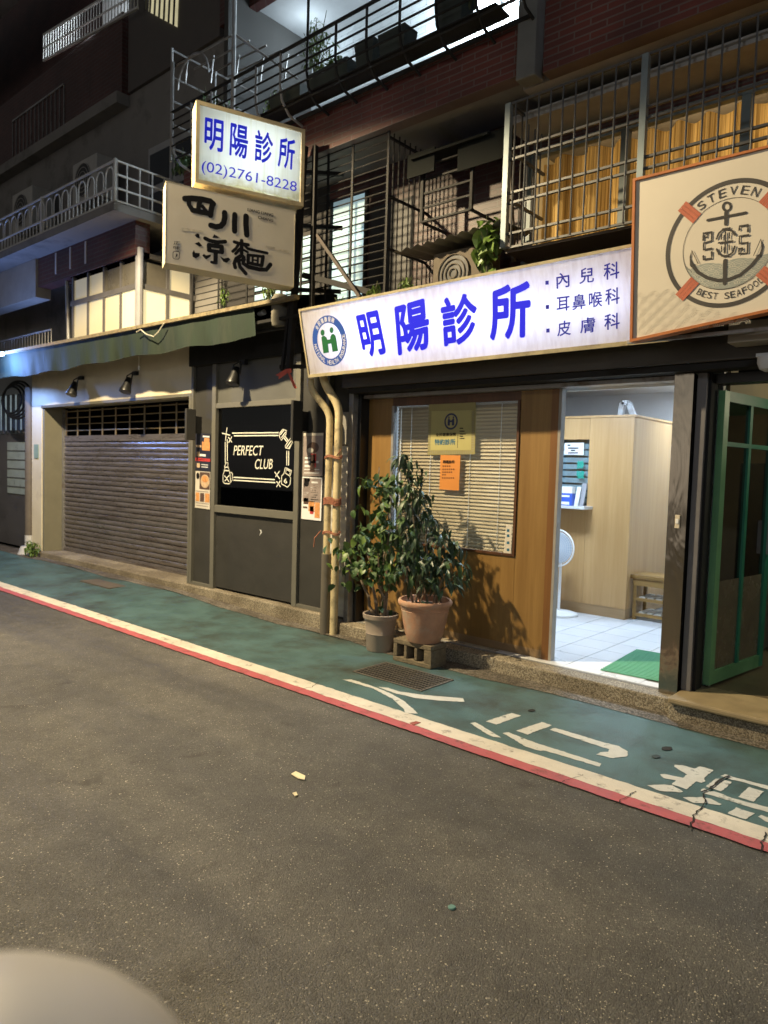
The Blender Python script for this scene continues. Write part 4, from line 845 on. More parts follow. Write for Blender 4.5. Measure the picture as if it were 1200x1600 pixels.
# mat
mt = [PT(a, b, z=.136) for a, b in ((938, 1047), (995, 1015), (1062, 1025), (1056, 1071))]
t = thing('door_mat', 'ribbed green rubber mat inside the clinic doorway', 'mat', mt[0]); matm = M('green_mat', (0.1, 0.32, 0.18), 0.6, var=0.1)
mt = [PT(938, 1047, z=.136), PT(995, 1015, z=.136)]; e1 = V((.62, .05, 0)); mt = [mt[0], mt[1], mt[1] + e1, mt[0] + e1]
obj('base', MB().prism(mt, (0, 0, .004)), matm, t); mb = MB()
for i in range(22):
    u = (i + .5) / 22; a = mt[0].lerp(mt[1], u); b = mt[3].lerp(mt[2], u); obj('rib', MB().bar(a + V((0, 0, .006)), b + V((0, 0, .006)), .012, .004), matm, t)
# slippers near the fan
p = PT(872, 957, z=.134); t = thing('floor_scale', 'pale round scale on the floor under the fan', 'scale', p)
obj('body', MB().lathe([(.13, 0), (.135, .015), (.12, .03)], (p.x - .02, p.y - .12, .134), 24), paperw, t, smooth=True); obj('dial', MB().box(p.x - .06, p.x + .02, p.y - .16, p.y - .12, .1645, .167), M('dial_blue', (0.3, 0.42, 0.6), 0.3), t)

# ================================================================== seafood shop (right)
t = thing('seafood_shop', 'dark steel entrance frame of the seafood shop', 'shop front', (-1.3, 5.0, .165))
obj('grey_post', MB().box(-1.598, -1.535, 4.96, 5.1, .166, 2.304), M('slate_post', (0.13, 0.125, 0.13), 0.5), t, bevel=0.003)
obj('black_post', MB().box(-1.534, -1.515, 4.99, 5.12, .166, 2.304), blackm, t)
obj('track', MB().box(-1.51, 2.6, 5.05, 5.2, 2.24, 2.304), black, t)
room2 = thing('seafood_room', 'dim brown interior of the seafood shop', 'room', (0, 7, .165))
brownw = M('brown_wall', (0.3, 0.25, 0.17), 0.7, var=0.15); 
obj('floor', MB().box(-1.5, 3.0, 5.2, 9.4, .1, .164), M('brown_floor', (0.13, 0.1, 0.06), 0.45, var=0.2), room2); obj('left_wall', MB().box(-1.517, -1.495, 5.33, 9.4, .164, 2.9), brownw, room2); obj('back_wall', MB().box(-1.44, 3.0, 9.3, 9.4, .164, 2.9), brownw, room2)
obj('right_wall', MB().box(2.95, 3.0, 5.2, 9.3, .164, 2.9), brownw, room2); obj('ceiling', MB().box(-1.49, 3.0, 5.34, 9.3, 2.42, 2.46), M('mint_ceiling', (0.25, 0.55, 0.4), 0.7), room2); obj('front_infill', MB().box(-1.44, 3, 5.302, 5.33, 2.26, 2.9), blackm, room2)
obj('cabinet', MB().box(-1.2, -.75, 6.6, 7.4, .166, 1.75), blackm, room2)
t = thing('shop_lamp', 'small round ceiling lamp inside the seafood shop', 'ceiling lamp', (-.2, 6.4, 2.3)); obj('shade', MB().lathe([(.02, 0), (.12, -.03), (.12, -.045)], (-.2, 6.4, 2.42), 20), whitemetal, t); obj('bulb', MB().lathe([(.03, -.05), (.04, -.075), (.02, -.1)], (-.2, 6.4, 2.42), 14), EM('warm_bulb', (1, .85, .6), 4), t)
light('lamp', 'POINT', (-.2, 6.4, 2.25), 24, (1, .85, .6), t, shadow_soft_size=.05)
gd = thing('green_door', 'green metal door with glass panes swung open into the shop', 'door', (-1.5, 5.15, .17))
A = V((-1.485, 5.12, .19)); B = V((-1.36, 6.0, .19)); ud = (B - A).normalized(); Ld = (B - A).length; nd = V((ud.y, -ud.x, 0)); H0, H1 = .19, 2.2
def dbox(nm, u0, u1, z0, z1, th, mat, par): return obj(nm, MB().obox(A + ud * ((u0 + u1) / 2) + V((0, 0, (z0 + z1) / 2 - .19)), ud * ((u1 - u0) / 2), nd * th / 2, V((0, 0, (z1 - z0) / 2))), mat, par)
dbox('stile', 0, .07, H0, H1, .045, greenpaint, gd); dbox('stile', Ld - .07, Ld, H0, H1, .045, tealdark, gd); dbox('rail', .0705, Ld - .0705, H1 - .07, H1, .044, tealdark, gd); dbox('rail', .0705, Ld - .0705, H0, H0 + .09, .044, greenpaint, gd)
dbox('mullion', Ld / 2 - .02, Ld / 2 + .02, H0 + .091, H1 - .071, .04, tealdark, gd); dbox('transom', .0705, Ld / 2 - .0205, 1.83, 1.86, .04, tealdark, gd); dbox('transom', Ld / 2 + .0205, Ld - .0705, 1.83, 1.86, .04, tealdark, gd)
gg = GLASS('door_glass', (0.35, 0.33, 0.28), 0.22, 0.03)
for u0, u1 in ((.0705, Ld / 2 - .0205), (Ld / 2 + .0205, Ld - .0705)):
    dbox('pane', u0, u1, 1.8605, H1 - .0715, .008, gg, gd); dbox('pane', u0, u1, .9, 1.8295, .008, gg, gd); dbox('lower_panel', u0, u1, H0 + .0915, .899, .012, M('frosted_panel', (0.12, 0.1, 0.07), 0.25), gd)
dbox('handle', Ld - .06, Ld - .03, 1.05, 1.3, .11, graymetal, gd)

# ================================================================== potted plants and block
def leaf_proto(L_, W_, droop):
    pts = []; mb = MB(); n = 4
    for i in range(n + 1):
        u = i / n; w_ = W_ * math.sin(math.pi * min(1, .08 + u * .95)) ** .8 if i < n else 0.0008
        c = V((L_ * u * (1 - .15 * droop * u), 0, -droop * L_ * u * u)); mb.v += [c + V((0, -w_, .25 * w_)), c, c + V((0, w_, .25 * w_))]
    for i in range(n):
        a = i * 3; mb.f += [[a, a + 3, a + 4, a + 1], [a + 1, a + 4, a + 5, a + 2]]
    return mb
def plant(root, stems, leafspec, rnd, mats, limit):
    """stems: list of polylines; leaves grow along their upper parts"""
    cnt = 0; protos = []
    for (L_, W_, d) in leafspec:
        for m_ in mats:
            me = bpy.data.meshes.new('leaf'); b = leaf_proto(L_, W_, d); me.from_pydata([tuple(v) for v in b.v], [], b.f); me.shade_smooth(); me.materials.append(m_); protos.append(me)
    base = wloc(root)
    spots = []
    for pts, start, dens in stems:
        pts = [V(p) for p in pts]; tot = 0
        for i in range(len(pts) - 1):
            seg = (pts[i + 1] - pts[i]).length; k = max(1, int(seg * dens))
            for s in range(k):
                u = (i + s / k) / (len(pts) - 1)
                if u >= start: spots.append((pts[i].lerp(pts[i + 1], (s + rnd.random()) / k)))
    rnd.shuffle(spots)
    for p in spots[:limit]:
        o = bpy.data.objects.new('leaf', rnd.choice(protos)); COL.objects.link(o); o.parent = root; o.location = p - base + V((rnd.uniform(-1, 1), rnd.uniform(-1, 1), rnd.uniform(-1, 1))) * .015
        o.rotation_euler = (rnd.uniform(-.6, .6), rnd.uniform(.15, 1.25), rnd.uniform(0, 6.283)); s = rnd.uniform(.7, 1.25); o.scale = (s, s, s)
rnd = random.Random(11)
def under_foliage(root, stems, lspec, mat, n, seed):
    rr = random.Random(seed); fol = MB(); pr = leaf_proto(*lspec)
    for i in range(n):
        pts = rr.choice(stems)[0]; k = rr.randrange(len(pts) - 1); p = V(pts[k]).lerp(V(pts[k + 1]), rr.random()) + V((rr.gauss(0, 1), rr.gauss(0, 1), rr.gauss(0, 1))) * .03
        mtx = Matrix.Translation(p) @ Matrix.Rotation(rr.uniform(0, 6.28), 4, 'Z') @ Matrix.Rotation(rr.uniform(0, 1.3), 4, 'Y') @ Matrix.Rotation(rr.uniform(-.6, .6), 4, 'X') @ Matrix.Scale(rr.uniform(.7, 1.2), 4)
        q = len(fol.v); fol.v += [mtx @ v for v in pr.v]; fol.f += [[q + j for j in f] for f in pr.f]
    o = obj('small_leaves', fol, mat, root, normals=False); tag(o, kind='stuff')
def branchy(start, top, n, spread, rnd, sub=3, sublen=.25):
    """main stem polyline plus drooping twigs"""
    start, top = V(start), V(top); main = [start.lerp(top, i / 6) + V((rnd.uniform(-1, 1), rnd.uniform(-1, 1), 0)) * .025 * (0 < i < 6) for i in range(7)]
    res = [main]
    for k in range(n):
        u = rnd.uniform(.45, 1.0); i = min(5, int(u * 6)); p = main[i].lerp(main[i + 1], u * 6 - i); a = rnd.uniform(0, 6.283); l = sublen * rnd.uniform(.6, 1.2)
        d = V((math.cos(a), math.sin(a) * .8, rnd.uniform(.1, .7))) * l * spread; res.append([p, p + d * .5 + V((0, 0, .03)), p + d, p + d * 1.35 + V((0, 0, -.05 * spread))])
    return res
# taupe pot with a round-leaved shrub
pc = V((-4.115, 4.715, 0.006)); t1 = thing('potted_shrub', 'round-leaved shrub in taupe plastic pot beside the pipes', 'potted plant', pc)
obj('pot', MB().lathe([(.115, 0), (.12, .01), (.127, .15), (.130, .155), (.127, .16), (.142, .28), (.145, .285), (.157, .29), (.16, .325), (.153, .33), (.142, .325), (.138, .28)], pc, 40), potgray, t1, smooth=True)
obj('soil', MB().lathe([(.139, .26), (.139, .28), (.05, .29)], pc, 24), soil, t1)
S = []
for (dx, dy, tx, ty, tz, n_) in ((-.05, 0, -.2, .0, .98, 11), (.02, .02, .02, .05, 1.1, 10), (.05, -.02, .0, -.06, .86, 9), (-.02, -.04, -.36, -.08, .82, 11), (.0, .04, -.16, .1, 1.62, 10), (.02, .03, -.04, .1, 1.5, 9), (.0, .0, .1, .0, 1.0, 5)):
    br = branchy(pc + V((dx, dy, .29)), pc + V((tx, ty, tz)), n_, 1.0, rnd, sublen=.24)
    obj('stem', MB().tube(br[0], [.017, .015, .013, .011, .009, .007, .005], 7), bark, t1, smooth=True)
    for q in br[1:]: S.append((q, .3, 34))
    S.append((br[0], .55, 30))
plant(t1, S, [(.08, .028, .25), (.09, .031, .45), (.068, .025, .1)], rnd, [leafm, leafm, leafy], 270)
under_foliage(t1, S, (.075, .028, .35), leafm, 260, 21)
# terracotta pot on a block
bc = V((-3.61, 4.64, 0.006)); blk = thing('cinder_block', 'weathered hollow cinder block carrying the terracotta pot', 'cinder block', bc)
b0, b1, h = V((bc.x - .2, bc.y - .105, .006)), V((bc.x + .2, bc.y + .105, .2)), .0
def blkbox(nm, x0, x1, y0, y1, z0, z1): return obj(nm, MB().box(x0, x1, y0, y1, z0, z1), cinder, blk, bevel=0.006)
X0, X1, Y0, Y1 = bc.x - .2, bc.x + .2, bc.y - .105, bc.y + .105
blkbox('shell', X0, X1, Y0, Y1, .006, .045); blkbox('shell', X0, X1, Y0, Y1, .155, .195)
for i in range(4): a = X0 + (.0, .115, .225, .325)[i]; blkbox('web', a, a + (.042, .03, .03, .075)[i], Y0 + .002, Y1 - .002, .046, .154)
blkbox('back_shell', X0 + .002, X1 - .002, Y1 - .035, Y1 - .0025, .0465, .1535)
pc2 = V((-3.575, 4.65, 0.197)); t2 = thing('potted_shrub', 'long-leaved shrub in a broad terracotta pot on the block', 'potted plant', pc2)
obj('pot', MB().lathe([(r_ * .88, z_) for r_, z_ in [(.155, 0), (.16, .01), (.18, .06), (.205, .16), (.222, .25), (.225, .258), (.222, .262), (.228, .275), (.232, .28), (.228, .285), (.232, .295), (.235, .30), (.25, .305), (.256, .32), (.256, .335), (.246, .348), (.228, .345), (.215, .3)]], pc2, 48), terracotta, t2, smooth=True)
obj('soil', MB().lathe([(.19, .27), (.19, .29), (.08, .31)], pc2, 24), soil, t2)
S = []
for (dx, dy, tx, ty, tz, n_) in ((-.05, .02, -.26, .03, 1.52, 16), (-.02, -.02, -.14, -.05, 1.15, 10), (.04, 0, -.02, .02, .92, 8), (.08, .03, .12, .05, .84, 11), (.1, -.02, .2, -.03, .7, 10), (-.1, 0, -.28, .02, .95, 10), (.02, -.06, .06, -.12, .7, 9), (.12, .0, .24, .02, .6, 7), (-.08, -.05, -.18, -.1, .75, 9)):
    br = branchy(pc2 + V((dx, dy, .28)), pc2 + V((tx, ty, tz)), n_, .75, rnd, sublen=.2)
    obj('stem', MB().tube(br[0], [.011, .01, .009, .008, .006, .005, .004], 6), bark, t2, smooth=True)
    for q in br[1:]: S.append((q, .2, 38))
    S.append((br[0], .3, 34))
plant(t2, S, [(.11, .016, .55), (.13, .0155, .8), (.09, .015, .35)], rnd, [leafb, leafb, leafm], 300)
under_foliage(t2, S, (.10, .015, .5), leafb, 420, 22)

# ================================================================== clinic band sign over the entrance (lit from within)
yb, yt = 4.60, 4.46
BL = PT(483, 590, y=yb); TLc = PT(468, 483, x=BL.x); BRc = PT(985, 540, y=yb)
bl_, tl_ = V((BL.x, yb, BL.z)), V((BL.x, TLc.y, TLc.z)); br_ = V((BRc.x + .25, yb, BRc.z + .005)); tr_ = br_ + (tl_ - bl_)
sp = PL(bl_, br_ - bl_, tl_ - bl_)
W_, H_ = (br_ - bl_).length, (tl_ - bl_).length
bs = thing('clinic_band_sign', 'long white lit band sign with blue characters 明陽診所 over the clinic entrance', 'sign', bl_)
frm = M('sign_frame', (0.42, 0.36, 0.22), 0.55, var=0.3, scale=12, dirt=(0.16, 0.13, 0.08), dscale=6)
FR = 0.028
def sbox(nm, u0, u1, v0, v1, d0, d1, mat, par, pl): return obj(nm, MB().hexa([pl.at(u0, v0, d0), pl.at(u1, v0, d0), pl.at(u1, v0, d1), pl.at(u0, v0, d1), pl.at(u0, v1, d0), pl.at(u1, v1, d0), pl.at(u1, v1, d1), pl.at(u0, v1, d1)]), mat, par)
DEP = -0.17
sbox('frame', 0, W_, 0, FR, DEP, 0.012, frm, bs, sp); sbox('frame', 0, W_, H_ - FR * .7, H_, DEP, 0.012, frm, bs, sp); sbox('frame', 0, FR * .6, FR, H_ - FR * .7, DEP, 0.012, frm, bs, sp); sbox('frame', W_ - FR, W_, FR, H_ - FR * .7, DEP, 0.012, frm, bs, sp)
sbox('back_plate', 0.002, W_ - .002, 0.002, H_ - .002, DEP - .004, DEP, M('tin_white', (0.7, 0.7, 0.7), 0.6), bs, sp)
facem = LIT('band_face', (0.84, 0.81, 0.83), (0.66, 0.6, 0.6), (10, 10, .35), (.42, .78), .72)
obj('face_panel', MB().face([sp.at(FR * .6, FR), sp.at(W_ - FR, FR), sp.at(W_ - FR, H_ - FR * .7), sp.at(FR * .6, H_ - FR * .7)]), facem, bs)
blue = EM('backlit_blue', (0.004, 0.006, 0.62), 0.75)
bluesoft = EM('backlit_blue_small', (0.012, 0.012, 0.3), 0.35)
for (u, v, e, sx) in ((1.35, .33, 15, 1.5), (.6, .3, 4.0, .6), (2.45, .3, 6.0, 1.2)):
    l = light('tube_lamp', 'AREA', sp.at(u, v, DEP + .03), e * 5.8, (.56, .68, 1.0), bs, shape='RECTANGLE', size=sx, size_y=.05); l.matrix_local = Matrix.Translation(sp.at(u, v, DEP + .03) - wloc(bs)) @ Matrix((sp.u, sp.v, sp.u.cross(sp.v))).transposed().to_4x4()
    if (l.matrix_local.to_3x3() @ V((0, 0, -1))).dot(sp.n) < 0: l.matrix_local = l.matrix_local @ Matrix.Rotation(math.pi, 4, 'X')
LF = 0.003
h_ = lambda a, b: sp.hit(440 + a / 2.1429, 380 + b / 2.1429, LF)
mb = MB()
for ch, pb, pr, pt in (('明', (277, 385), (352, 372), (247, 240)), ('陽', (390, 377), (500, 352), (377, 213)), ('診', (540, 350), (660, 330), (530, 186)), ('所', (697, 328), (832, 315), (697, 145))):
    obj('character', text_on(MB(), ch, h_(*pb), h_(*pr), h_(*pt), bold=0.03), blue, bs, normals=False)
h8 = lambda a, b: sp.hit(840 + a / 8, 400 + b / 8, LF); mb = MB()
for ch, pb, pr, pt in (('內', (238, 412), (400, 385), (232, 222)), ('兒', (522, 352), (705, 325), (522, 160)), ('科', (826, 302), (1022, 278), (826, 92)), ('耳', (236, 697), (400, 678), (236, 518)), ('鼻', (434, 680), (600, 655), (434, 490)), ('喉', (642, 648), (808, 628), (640, 458)), ('科', (846, 615), (1026, 595), (846, 410)), ('皮', (246, 1008), (416, 985), (246, 822)), ('膚', (532, 972), (720, 950), (532, 780)), ('科', (834, 928), (1026, 908), (834, 728))):
    obj('small_character', text_on(MB(), ch, h8(*pb), h8(*pr), h8(*pt), bold=0.012), bluesoft, bs, normals=False)
for cx, cy in ((119, 335), (124, 638), (130, 933)): mb.face([h8(cx - 22, cy + 26), h8(cx + 20, cy + 22), h8(cx + 20, cy - 28), h8(cx - 22, cy - 24)])
obj('bullet_square', mb, bluesoft, bs, normals=False)
# round health insurance emblem
h12 = lambda a, b, l=LF: sp.hit(470 + a / 12, 480 + b / 12, l)
e_c = h12(535, 632); eu, ev = (e_c - sp.o).dot(sp.u), (e_c - sp.o).dot(sp.v)
ru = ((h12(857, 640) - h12(214, 590)).length) / 2; rv = ((h12(575, 1106) - h12(508, 155)).length) / 2
def el(a, k, l=LF): return sp.at(eu + math.cos(a) * ru * k, ev + math.sin(a) * rv * k, l)
mb = MB()
for i in range(64):
    a, b = 6.2832 * i / 64, 6.2832 * (i + 1) / 64; mb.face([el(a, .71), el(a, 1), el(b, 1), el(b, .71)])
obj('emblem_ring', mb, EM('emblem_blue', (0.02, 0.08, 0.35), 0.35), bs, normals=False)
mb = MB(); eg = [(385, 570), (400, 545), (440, 535), (480, 565), (500, 610), (550, 600), (555, 550), (580, 505), (615, 500), (650, 530), (665, 590), (700, 820), (595, 838), (570, 680), (510, 690), (530, 850), (425, 865)]
mb.face([h12(*q) for q in eg])
for cx, cy, rx, ry in ((408, 478, 37, 58), (577, 430, 37, 56)): mb.face([h12(cx + rx * math.cos(6.283 * i / 20), cy + ry * math.sin(6.283 * i / 20)) for i in range(20)])
obj('emblem_figures', mb, EM('emblem_green', (0.012, 0.14, 0.04), 0.25), bs, normals=False)
class EP:                                       # the emblem's own oval ring as a plane for arc lettering
    def at(s, a, b, lift=0): return sp.at(eu + a * ru, ev + b * rv, LF + .001)
mb = MB(); text_arc(mb, EP(), '全民健康保險', 0, 0, .855, 143, 57, .2, 0, bold=0.02, wide=.8); text_arc(mb, EP(), 'NATIONAL HEALTH INSURANCE', 0, 0, .855, 183, 372, .17, 0, inward=True, bold=0.01, wide=.62)
obj('emblem_lettering', mb, EM('emblem_white', (0.75, 0.72, 0.72), 0.3), bs, normals=False)
mold = MB(); rm = random.Random(5)

# ================================================================== projecting signs on the steel pole
sd = V((0.4284, 0.9028, 0)).normalized(); POLE = V((-5.13, 4.42, 0))
def blade_plane(off=0.0): return PL(POLE + V((0, 0, 3)) + V((sd.y, -sd.x, 0)) * off, sd, (0, 0, 1))
up_pl = blade_plane(0.06)
def lightbox(name, label, pxs, face, framem, depth, fr, pl, frame_z=0.012):
    q = [pl.uv(*p) for p in pxs]                 # bl, br, tr, tl measured corners -> a true rectangle sheared only by its tilt
    u0 = (q[0][0] + q[3][0]) / 2; u1 = (q[1][0] + q[2][0]) / 2
    vb0, vb1, vt0, vt1 = q[0][1], q[1][1], q[3][1], q[2][1]
    P = lambda u, v, d: pl.at(u0 + (u1 - u0) * u, (vb0 * (1 - u) + vb1 * u) * (1 - v) + (vt0 * (1 - u) + vt1 * u) * v, d)
    r = thing(name, label, 'sign', P(.5, 0, -depth / 2)); W2 = u1 - u0; H2 = vt0 - vb0; fu, fv = fr / W2, fr / H2
    def bx(nm, a, b, c, d, e, f, m_): return obj(nm, MB().hexa([P(a, c, e), P(b, c, e), P(b, c, f), P(a, c, f), P(a, d, e), P(b, d, e), P(b, d, f), P(a, d, f)]), m_, r)
    for a, b, c, d in ((0, 1, 0, fv), (0, 1, 1 - fv, 1), (0, fu, fv, 1 - fv), (1 - fu, 1, fv, 1 - fv)): bx('frame', a, b, c, d, -depth, frame_z, framem)
    bx('back_plate', .004, .996, .004, .996, -depth - .004, -depth, framem)
    obj('face_panel', MB().face([P(fu, fv, 0), P(1 - fu, fv, 0), P(1 - fu, 1 - fv, 0), P(fu, 1 - fv, 0)]), face, r)
    return r, P, W2, H2
upf = LIT('upper_face', (0.8, 0.86, 0.92), (0.6, 0.62, 0.56), (9, 9, .4), (.5, .75), .72, mold=(0.0, 0.22, (0.3, 0.27, 0.1)))
us, UP, uw, uh = lightbox('clinic_blade_sign', 'lit white sign box with blue 明陽診所 and phone number, upper of two', [(302, 285), (472, 323), (478, 203.5), (309, 157)], upf, M('sign_frame_cream', (0.5, 0.42, 0.26), 0.5, var=0.15, scale=8, dirt=(0.26, 0.2, 0.12), dscale=3), .2, .032, up_pl)
c_ = UP(.55, .42, -.15)
for (u, v, e) in ((.5, .34, 8.0), (.55, .75, 3.0)):
    l = light('tube_lamp', 'AREA', UP(u, v, -.16), e * 15, (.52, .68, 1.0), us, shape='RECTANGLE', size=uw * .6, size_y=.05)
    mloc = Matrix((up_pl.u, up_pl.v, up_pl.u.cross(up_pl.v))).transposed().to_4x4(); l.matrix_local = Matrix.Translation(UP(u, v, -.16) - wloc(us)) @ mloc
    if (l.matrix_local.to_3x3() @ V((0, 0, -1))).dot(up_pl.n) < 0: l.matrix_local = l.matrix_local @ Matrix.Rotation(math.pi, 4, 'X')
h4 = lambda a, b: up_pl.hit(230 + a / 4.444, 130 + b / 4.444, .003)
mb = MB()
for ch, pb, pr, pt in (('明', (395, 455), (525, 485), (402, 230)), ('陽', (570, 500), (695, 530), (580, 272)), ('診', (742, 540), (868, 570), (752, 318)), ('所', (905, 580), (1018, 606), (918, 366))): obj('character', text_on(MB(), ch, h4(*pb), h4(*pr), h4(*pt), bold=0.02), EM('blade_blue_ink', (0.004, 0.012, 0.5), 0.75), us, normals=False)
mb = MB(); text_on(mb, '(02)2761-8228', h4(375, 630), h4(1034, 775), h4(382, 535), bold=0.0); obj('phone_number', mb, MATS['blade_blue_ink'], us, normals=False)
lo_pl = blade_plane(0.085)
beige = M('noodle_sign_face', (0.72, 0.66, 0.53), 0.42, var=0.06, scale=2, dirt=(0.6, 0.53, 0.41), dw=(.55, .85))
ls, LP, lw, lh = lightbox('noodle_blade_sign', 'unlit beige sign box with black brushed characters 四川涼麵, lower of two', [(254.5, 410), (456, 448.5), (464.5, 330.5), (262.5, 283)], beige, M('noodle_sign_side', (0.62, 0.54, 0.36), 0.5, var=0.08), .2, .004, lo_pl, 0.0006)
n_ = lo_pl.n; A_ = lambda L_: [lo_pl.hit(260 + a / 10, 290 + b / 10, .0008) for a, b in L_]; B_ = lambda L_: [lo_pl.hit(345 + a / 10, 290 + b / 10, .0008) for a, b in L_]
upx = (lo_pl.hit(361, 360) - lo_pl.hit(360, 360)).length / 10 * 1.35    # metres for one tenth of a photo pixel along the sign
mb = MB(); k_ = [0]; chars = {c: MB() for c in 'abcd'}
def which(f, L_):
    x, y = (260 + L_[0][0] / 10 if f is A_ else 345 + L_[0][0] / 10), 290 + L_[0][1] / 10
    return chars['a' if y < 340 and x < 337 else 'b' if y < 350 else 'c' if x < 362 and f is A_ else 'd']
def bs_(f, L_, w__):
    k_[0] += 1; which(f, L_).stroke([p + n_ * k_[0] * 0.00004 for p in f(L_)], w__ * upx, n_)
def bp_(f, L_): which(f, L_).face(f(L_))
for L_, w__ in (([(290, 205), (400, 200), (560, 215), (690, 245), (732, 285)], 66), ([(350, 230), (355, 300), (410, 385)], 52), ([(410, 385), (560, 415), (690, 440)], 60), ([(720, 290), (700, 380), (690, 465)], 62), ([(540, 230), (508, 290), (500, 370)], 52), ([(560, 320), (600, 370), (640, 420)], 40),
                ([(910, 425), (912, 500), (895, 580), (850, 632), (780, 645), (695, 622)], 64), ([(1070, 455), (1064, 580), (1065, 710)], 62), ([(605, 825), (680, 860), (800, 885), (920, 875)], 44), ([(665, 930), (860, 955)], 50), ([(665, 930), (668, 1000)], 52), ([(862, 955), (865, 1035)], 54), ([(660, 1012), (870, 1045)], 42), ([(770, 1060), (768, 1190)], 50), ([(705, 1197), (780, 1212)], 32)): bs_(A_, L_, w__)
for L_ in ([(440, 775), (480, 745), (515, 760), (520, 825), (470, 810)], [(440, 905), (510, 878), (560, 940), (520, 955)], [(430, 1005), (450, 1050), (520, 1055), (520, 1100), (460, 1140), (410, 1110), (405, 1050)], [(745, 760), (835, 810), (790, 820), (720, 815)], [(560, 1095), (585, 1065), (620, 1090), (700, 1075), (690, 1110), (620, 1155)], [(835, 1100), (900, 1140), (970, 1125), (1000, 1155), (945, 1205), (890, 1190)]): bp_(A_, L_)
for L_, w__ in (([(395, 480), (393, 600), (405, 770)], 66), ([(210, 880), (290, 905), (430, 925)], 38), ([(325, 860), (325, 960), (325, 1060)], 44), ([(270, 930), (240, 980), (185, 1030)], 34), ([(300, 990), (230, 1065)], 34), ([(370, 930), (420, 985), (560, 1020), (725, 1055)], 34), ([(345, 1000), (420, 1040)], 28), ([(430, 1085), (427, 1200)], 42), ([(430, 1085), (660, 1110)], 34), ([(660, 1110), (640, 1245)], 44), ([(425, 1205), (640, 1252)], 38), ([(500, 1100), (495, 1215)], 26), ([(580, 1100), (575, 1230)], 26), ([(500, 1160), (580, 1172)], 20),
                ([(330, 1090), (240, 1140), (210, 1220), (225, 1280)], 44), ([(330, 1085), (370, 1115), (330, 1160), (250, 1180)], 34), ([(360, 1150), (350, 1215), (430, 1270), (600, 1310), (710, 1315), (775, 1235)], 50), ([(280, 1190), (300, 1270), (390, 1375)], 44)): bs_(B_, L_, w__)
for c in 'abcd': tag(obj('brush_character', chars[c], inkblack, ls, normals=False), kind='stuff')
obj('small_word', text_on(MB(), 'LIANG LIANG', *B_([(417, 398), (820, 488), (420, 350)]), bold=0.03), inkgray, ls, normals=False); obj('small_word', text_on(MB(), 'CHIANG', *B_([(578, 515), (818, 568), (582, 470)]), bold=0.03), inkgray, ls, normals=False)
mb = MB(); text_on(mb, '正', *A_([(105, 918), (205, 922), (115, 868)]), bold=0.01); text_on(mb, '味', *A_([(105, 990), (210, 1002), (110, 940)]), bold=0.01)
bb = [(118, 1030), (190, 1030), (207, 1050), (203, 1130), (185, 1150), (120, 1145), (102, 1125), (103, 1050), (118, 1030)]; mb.stroke(A_(bb), 7 * upx, n_); mb.face(A_([(160, 1060), (178, 1080), (165, 1110), (135, 1130), (148, 1100), (150, 1075)]))
obj('seal_mark', mb, inkgray, ls, normals=False)
mb = MB()
for f, L_ in ((A_, [(205, 690), (240, 655), (540, 700), (585, 720), (570, 740), (530, 730), (300, 710)]), (B_, [(690, 965), (710, 935), (850, 965), (845, 1000), (770, 975)]), (B_, [(880, 1010), (930, 990), (1070, 1020), (1060, 1060), (1000, 1040)]), (B_, [(580, 640), (590, 620), (603, 635), (590, 650)])): mb.face(f(L_))
obj('old_glue_mark', mb, M('glue_pale', (0.62, 0.56, 0.43), 0.5, var=0.3, scale=40), ls, normals=False)
# pole frame
pf = thing('sign_pole', 'dark steel bracket pole carrying the two blade signs', 'pole', (-5.1, 4.5, 2.5))
q0 = PT(452, 578, y=4.55); 
obj('upright', MB().bar((-5.22, 4.55, 2.52), (-5.07, 4.55, 4.55), .05, .05), darksteel, pf); obj('upright', MB().bar((-5.32, 4.55, 2.52), (-5.22, 4.55, 3.2), .03, .03), darksteel, pf); obj('upright', MB().bar((-4.98, 4.6, 2.9), (-4.98, 4.6, 4.55), .04, .04), darksteel, pf)
for z in (2.56, 3.3, 3.9, 4.4): obj('cross_arm', MB().bar((-5.35, 4.55, z), (-4.95, 4.95 if z > 2.6 else 4.7, z), .035, .035), darksteel, pf)
obj('brace', MB().bar((-4.95, 4.62, 3.75), (-4.42, 4.66, 3.12), .03, .03), M('rust_steel', (0.055, 0.042, 0.034), 0.8, var=0.3), pf); obj('brace', MB().bar((-5.1, 4.6, 3.4), (-4.3, 4.75, 3.15), .05, .05), darksteel, pf)
rb = thing('red_ribbon', 'faded red ribbon tied to the foot of the sign pole', 'ribbon', PT(449, 600, y=4.5))
rbm = M('red_ribbon', (0.6, 0.11, 0.07), 0.6, var=0.2)
R_ = lambda L_: [PT(380 + a / 6, 440 + b / 6, y=4.5) for a, b in L_]
obj('tail', MB().prism(R_([(305, 875), (400, 820), (420, 850), (330, 915), (335, 890)]), (0, .006, 0)), rbm, rb); obj('tail', MB().prism(R_([(415, 850), (435, 855), (500, 995), (485, 1005), (468, 985)]), (0, .006, 0)), rbm, rb); obj('knot', MB().prism(R_([(400, 820), (440, 815), (445, 850), (415, 860)]), (0, .014, 0)), rbm, rb)

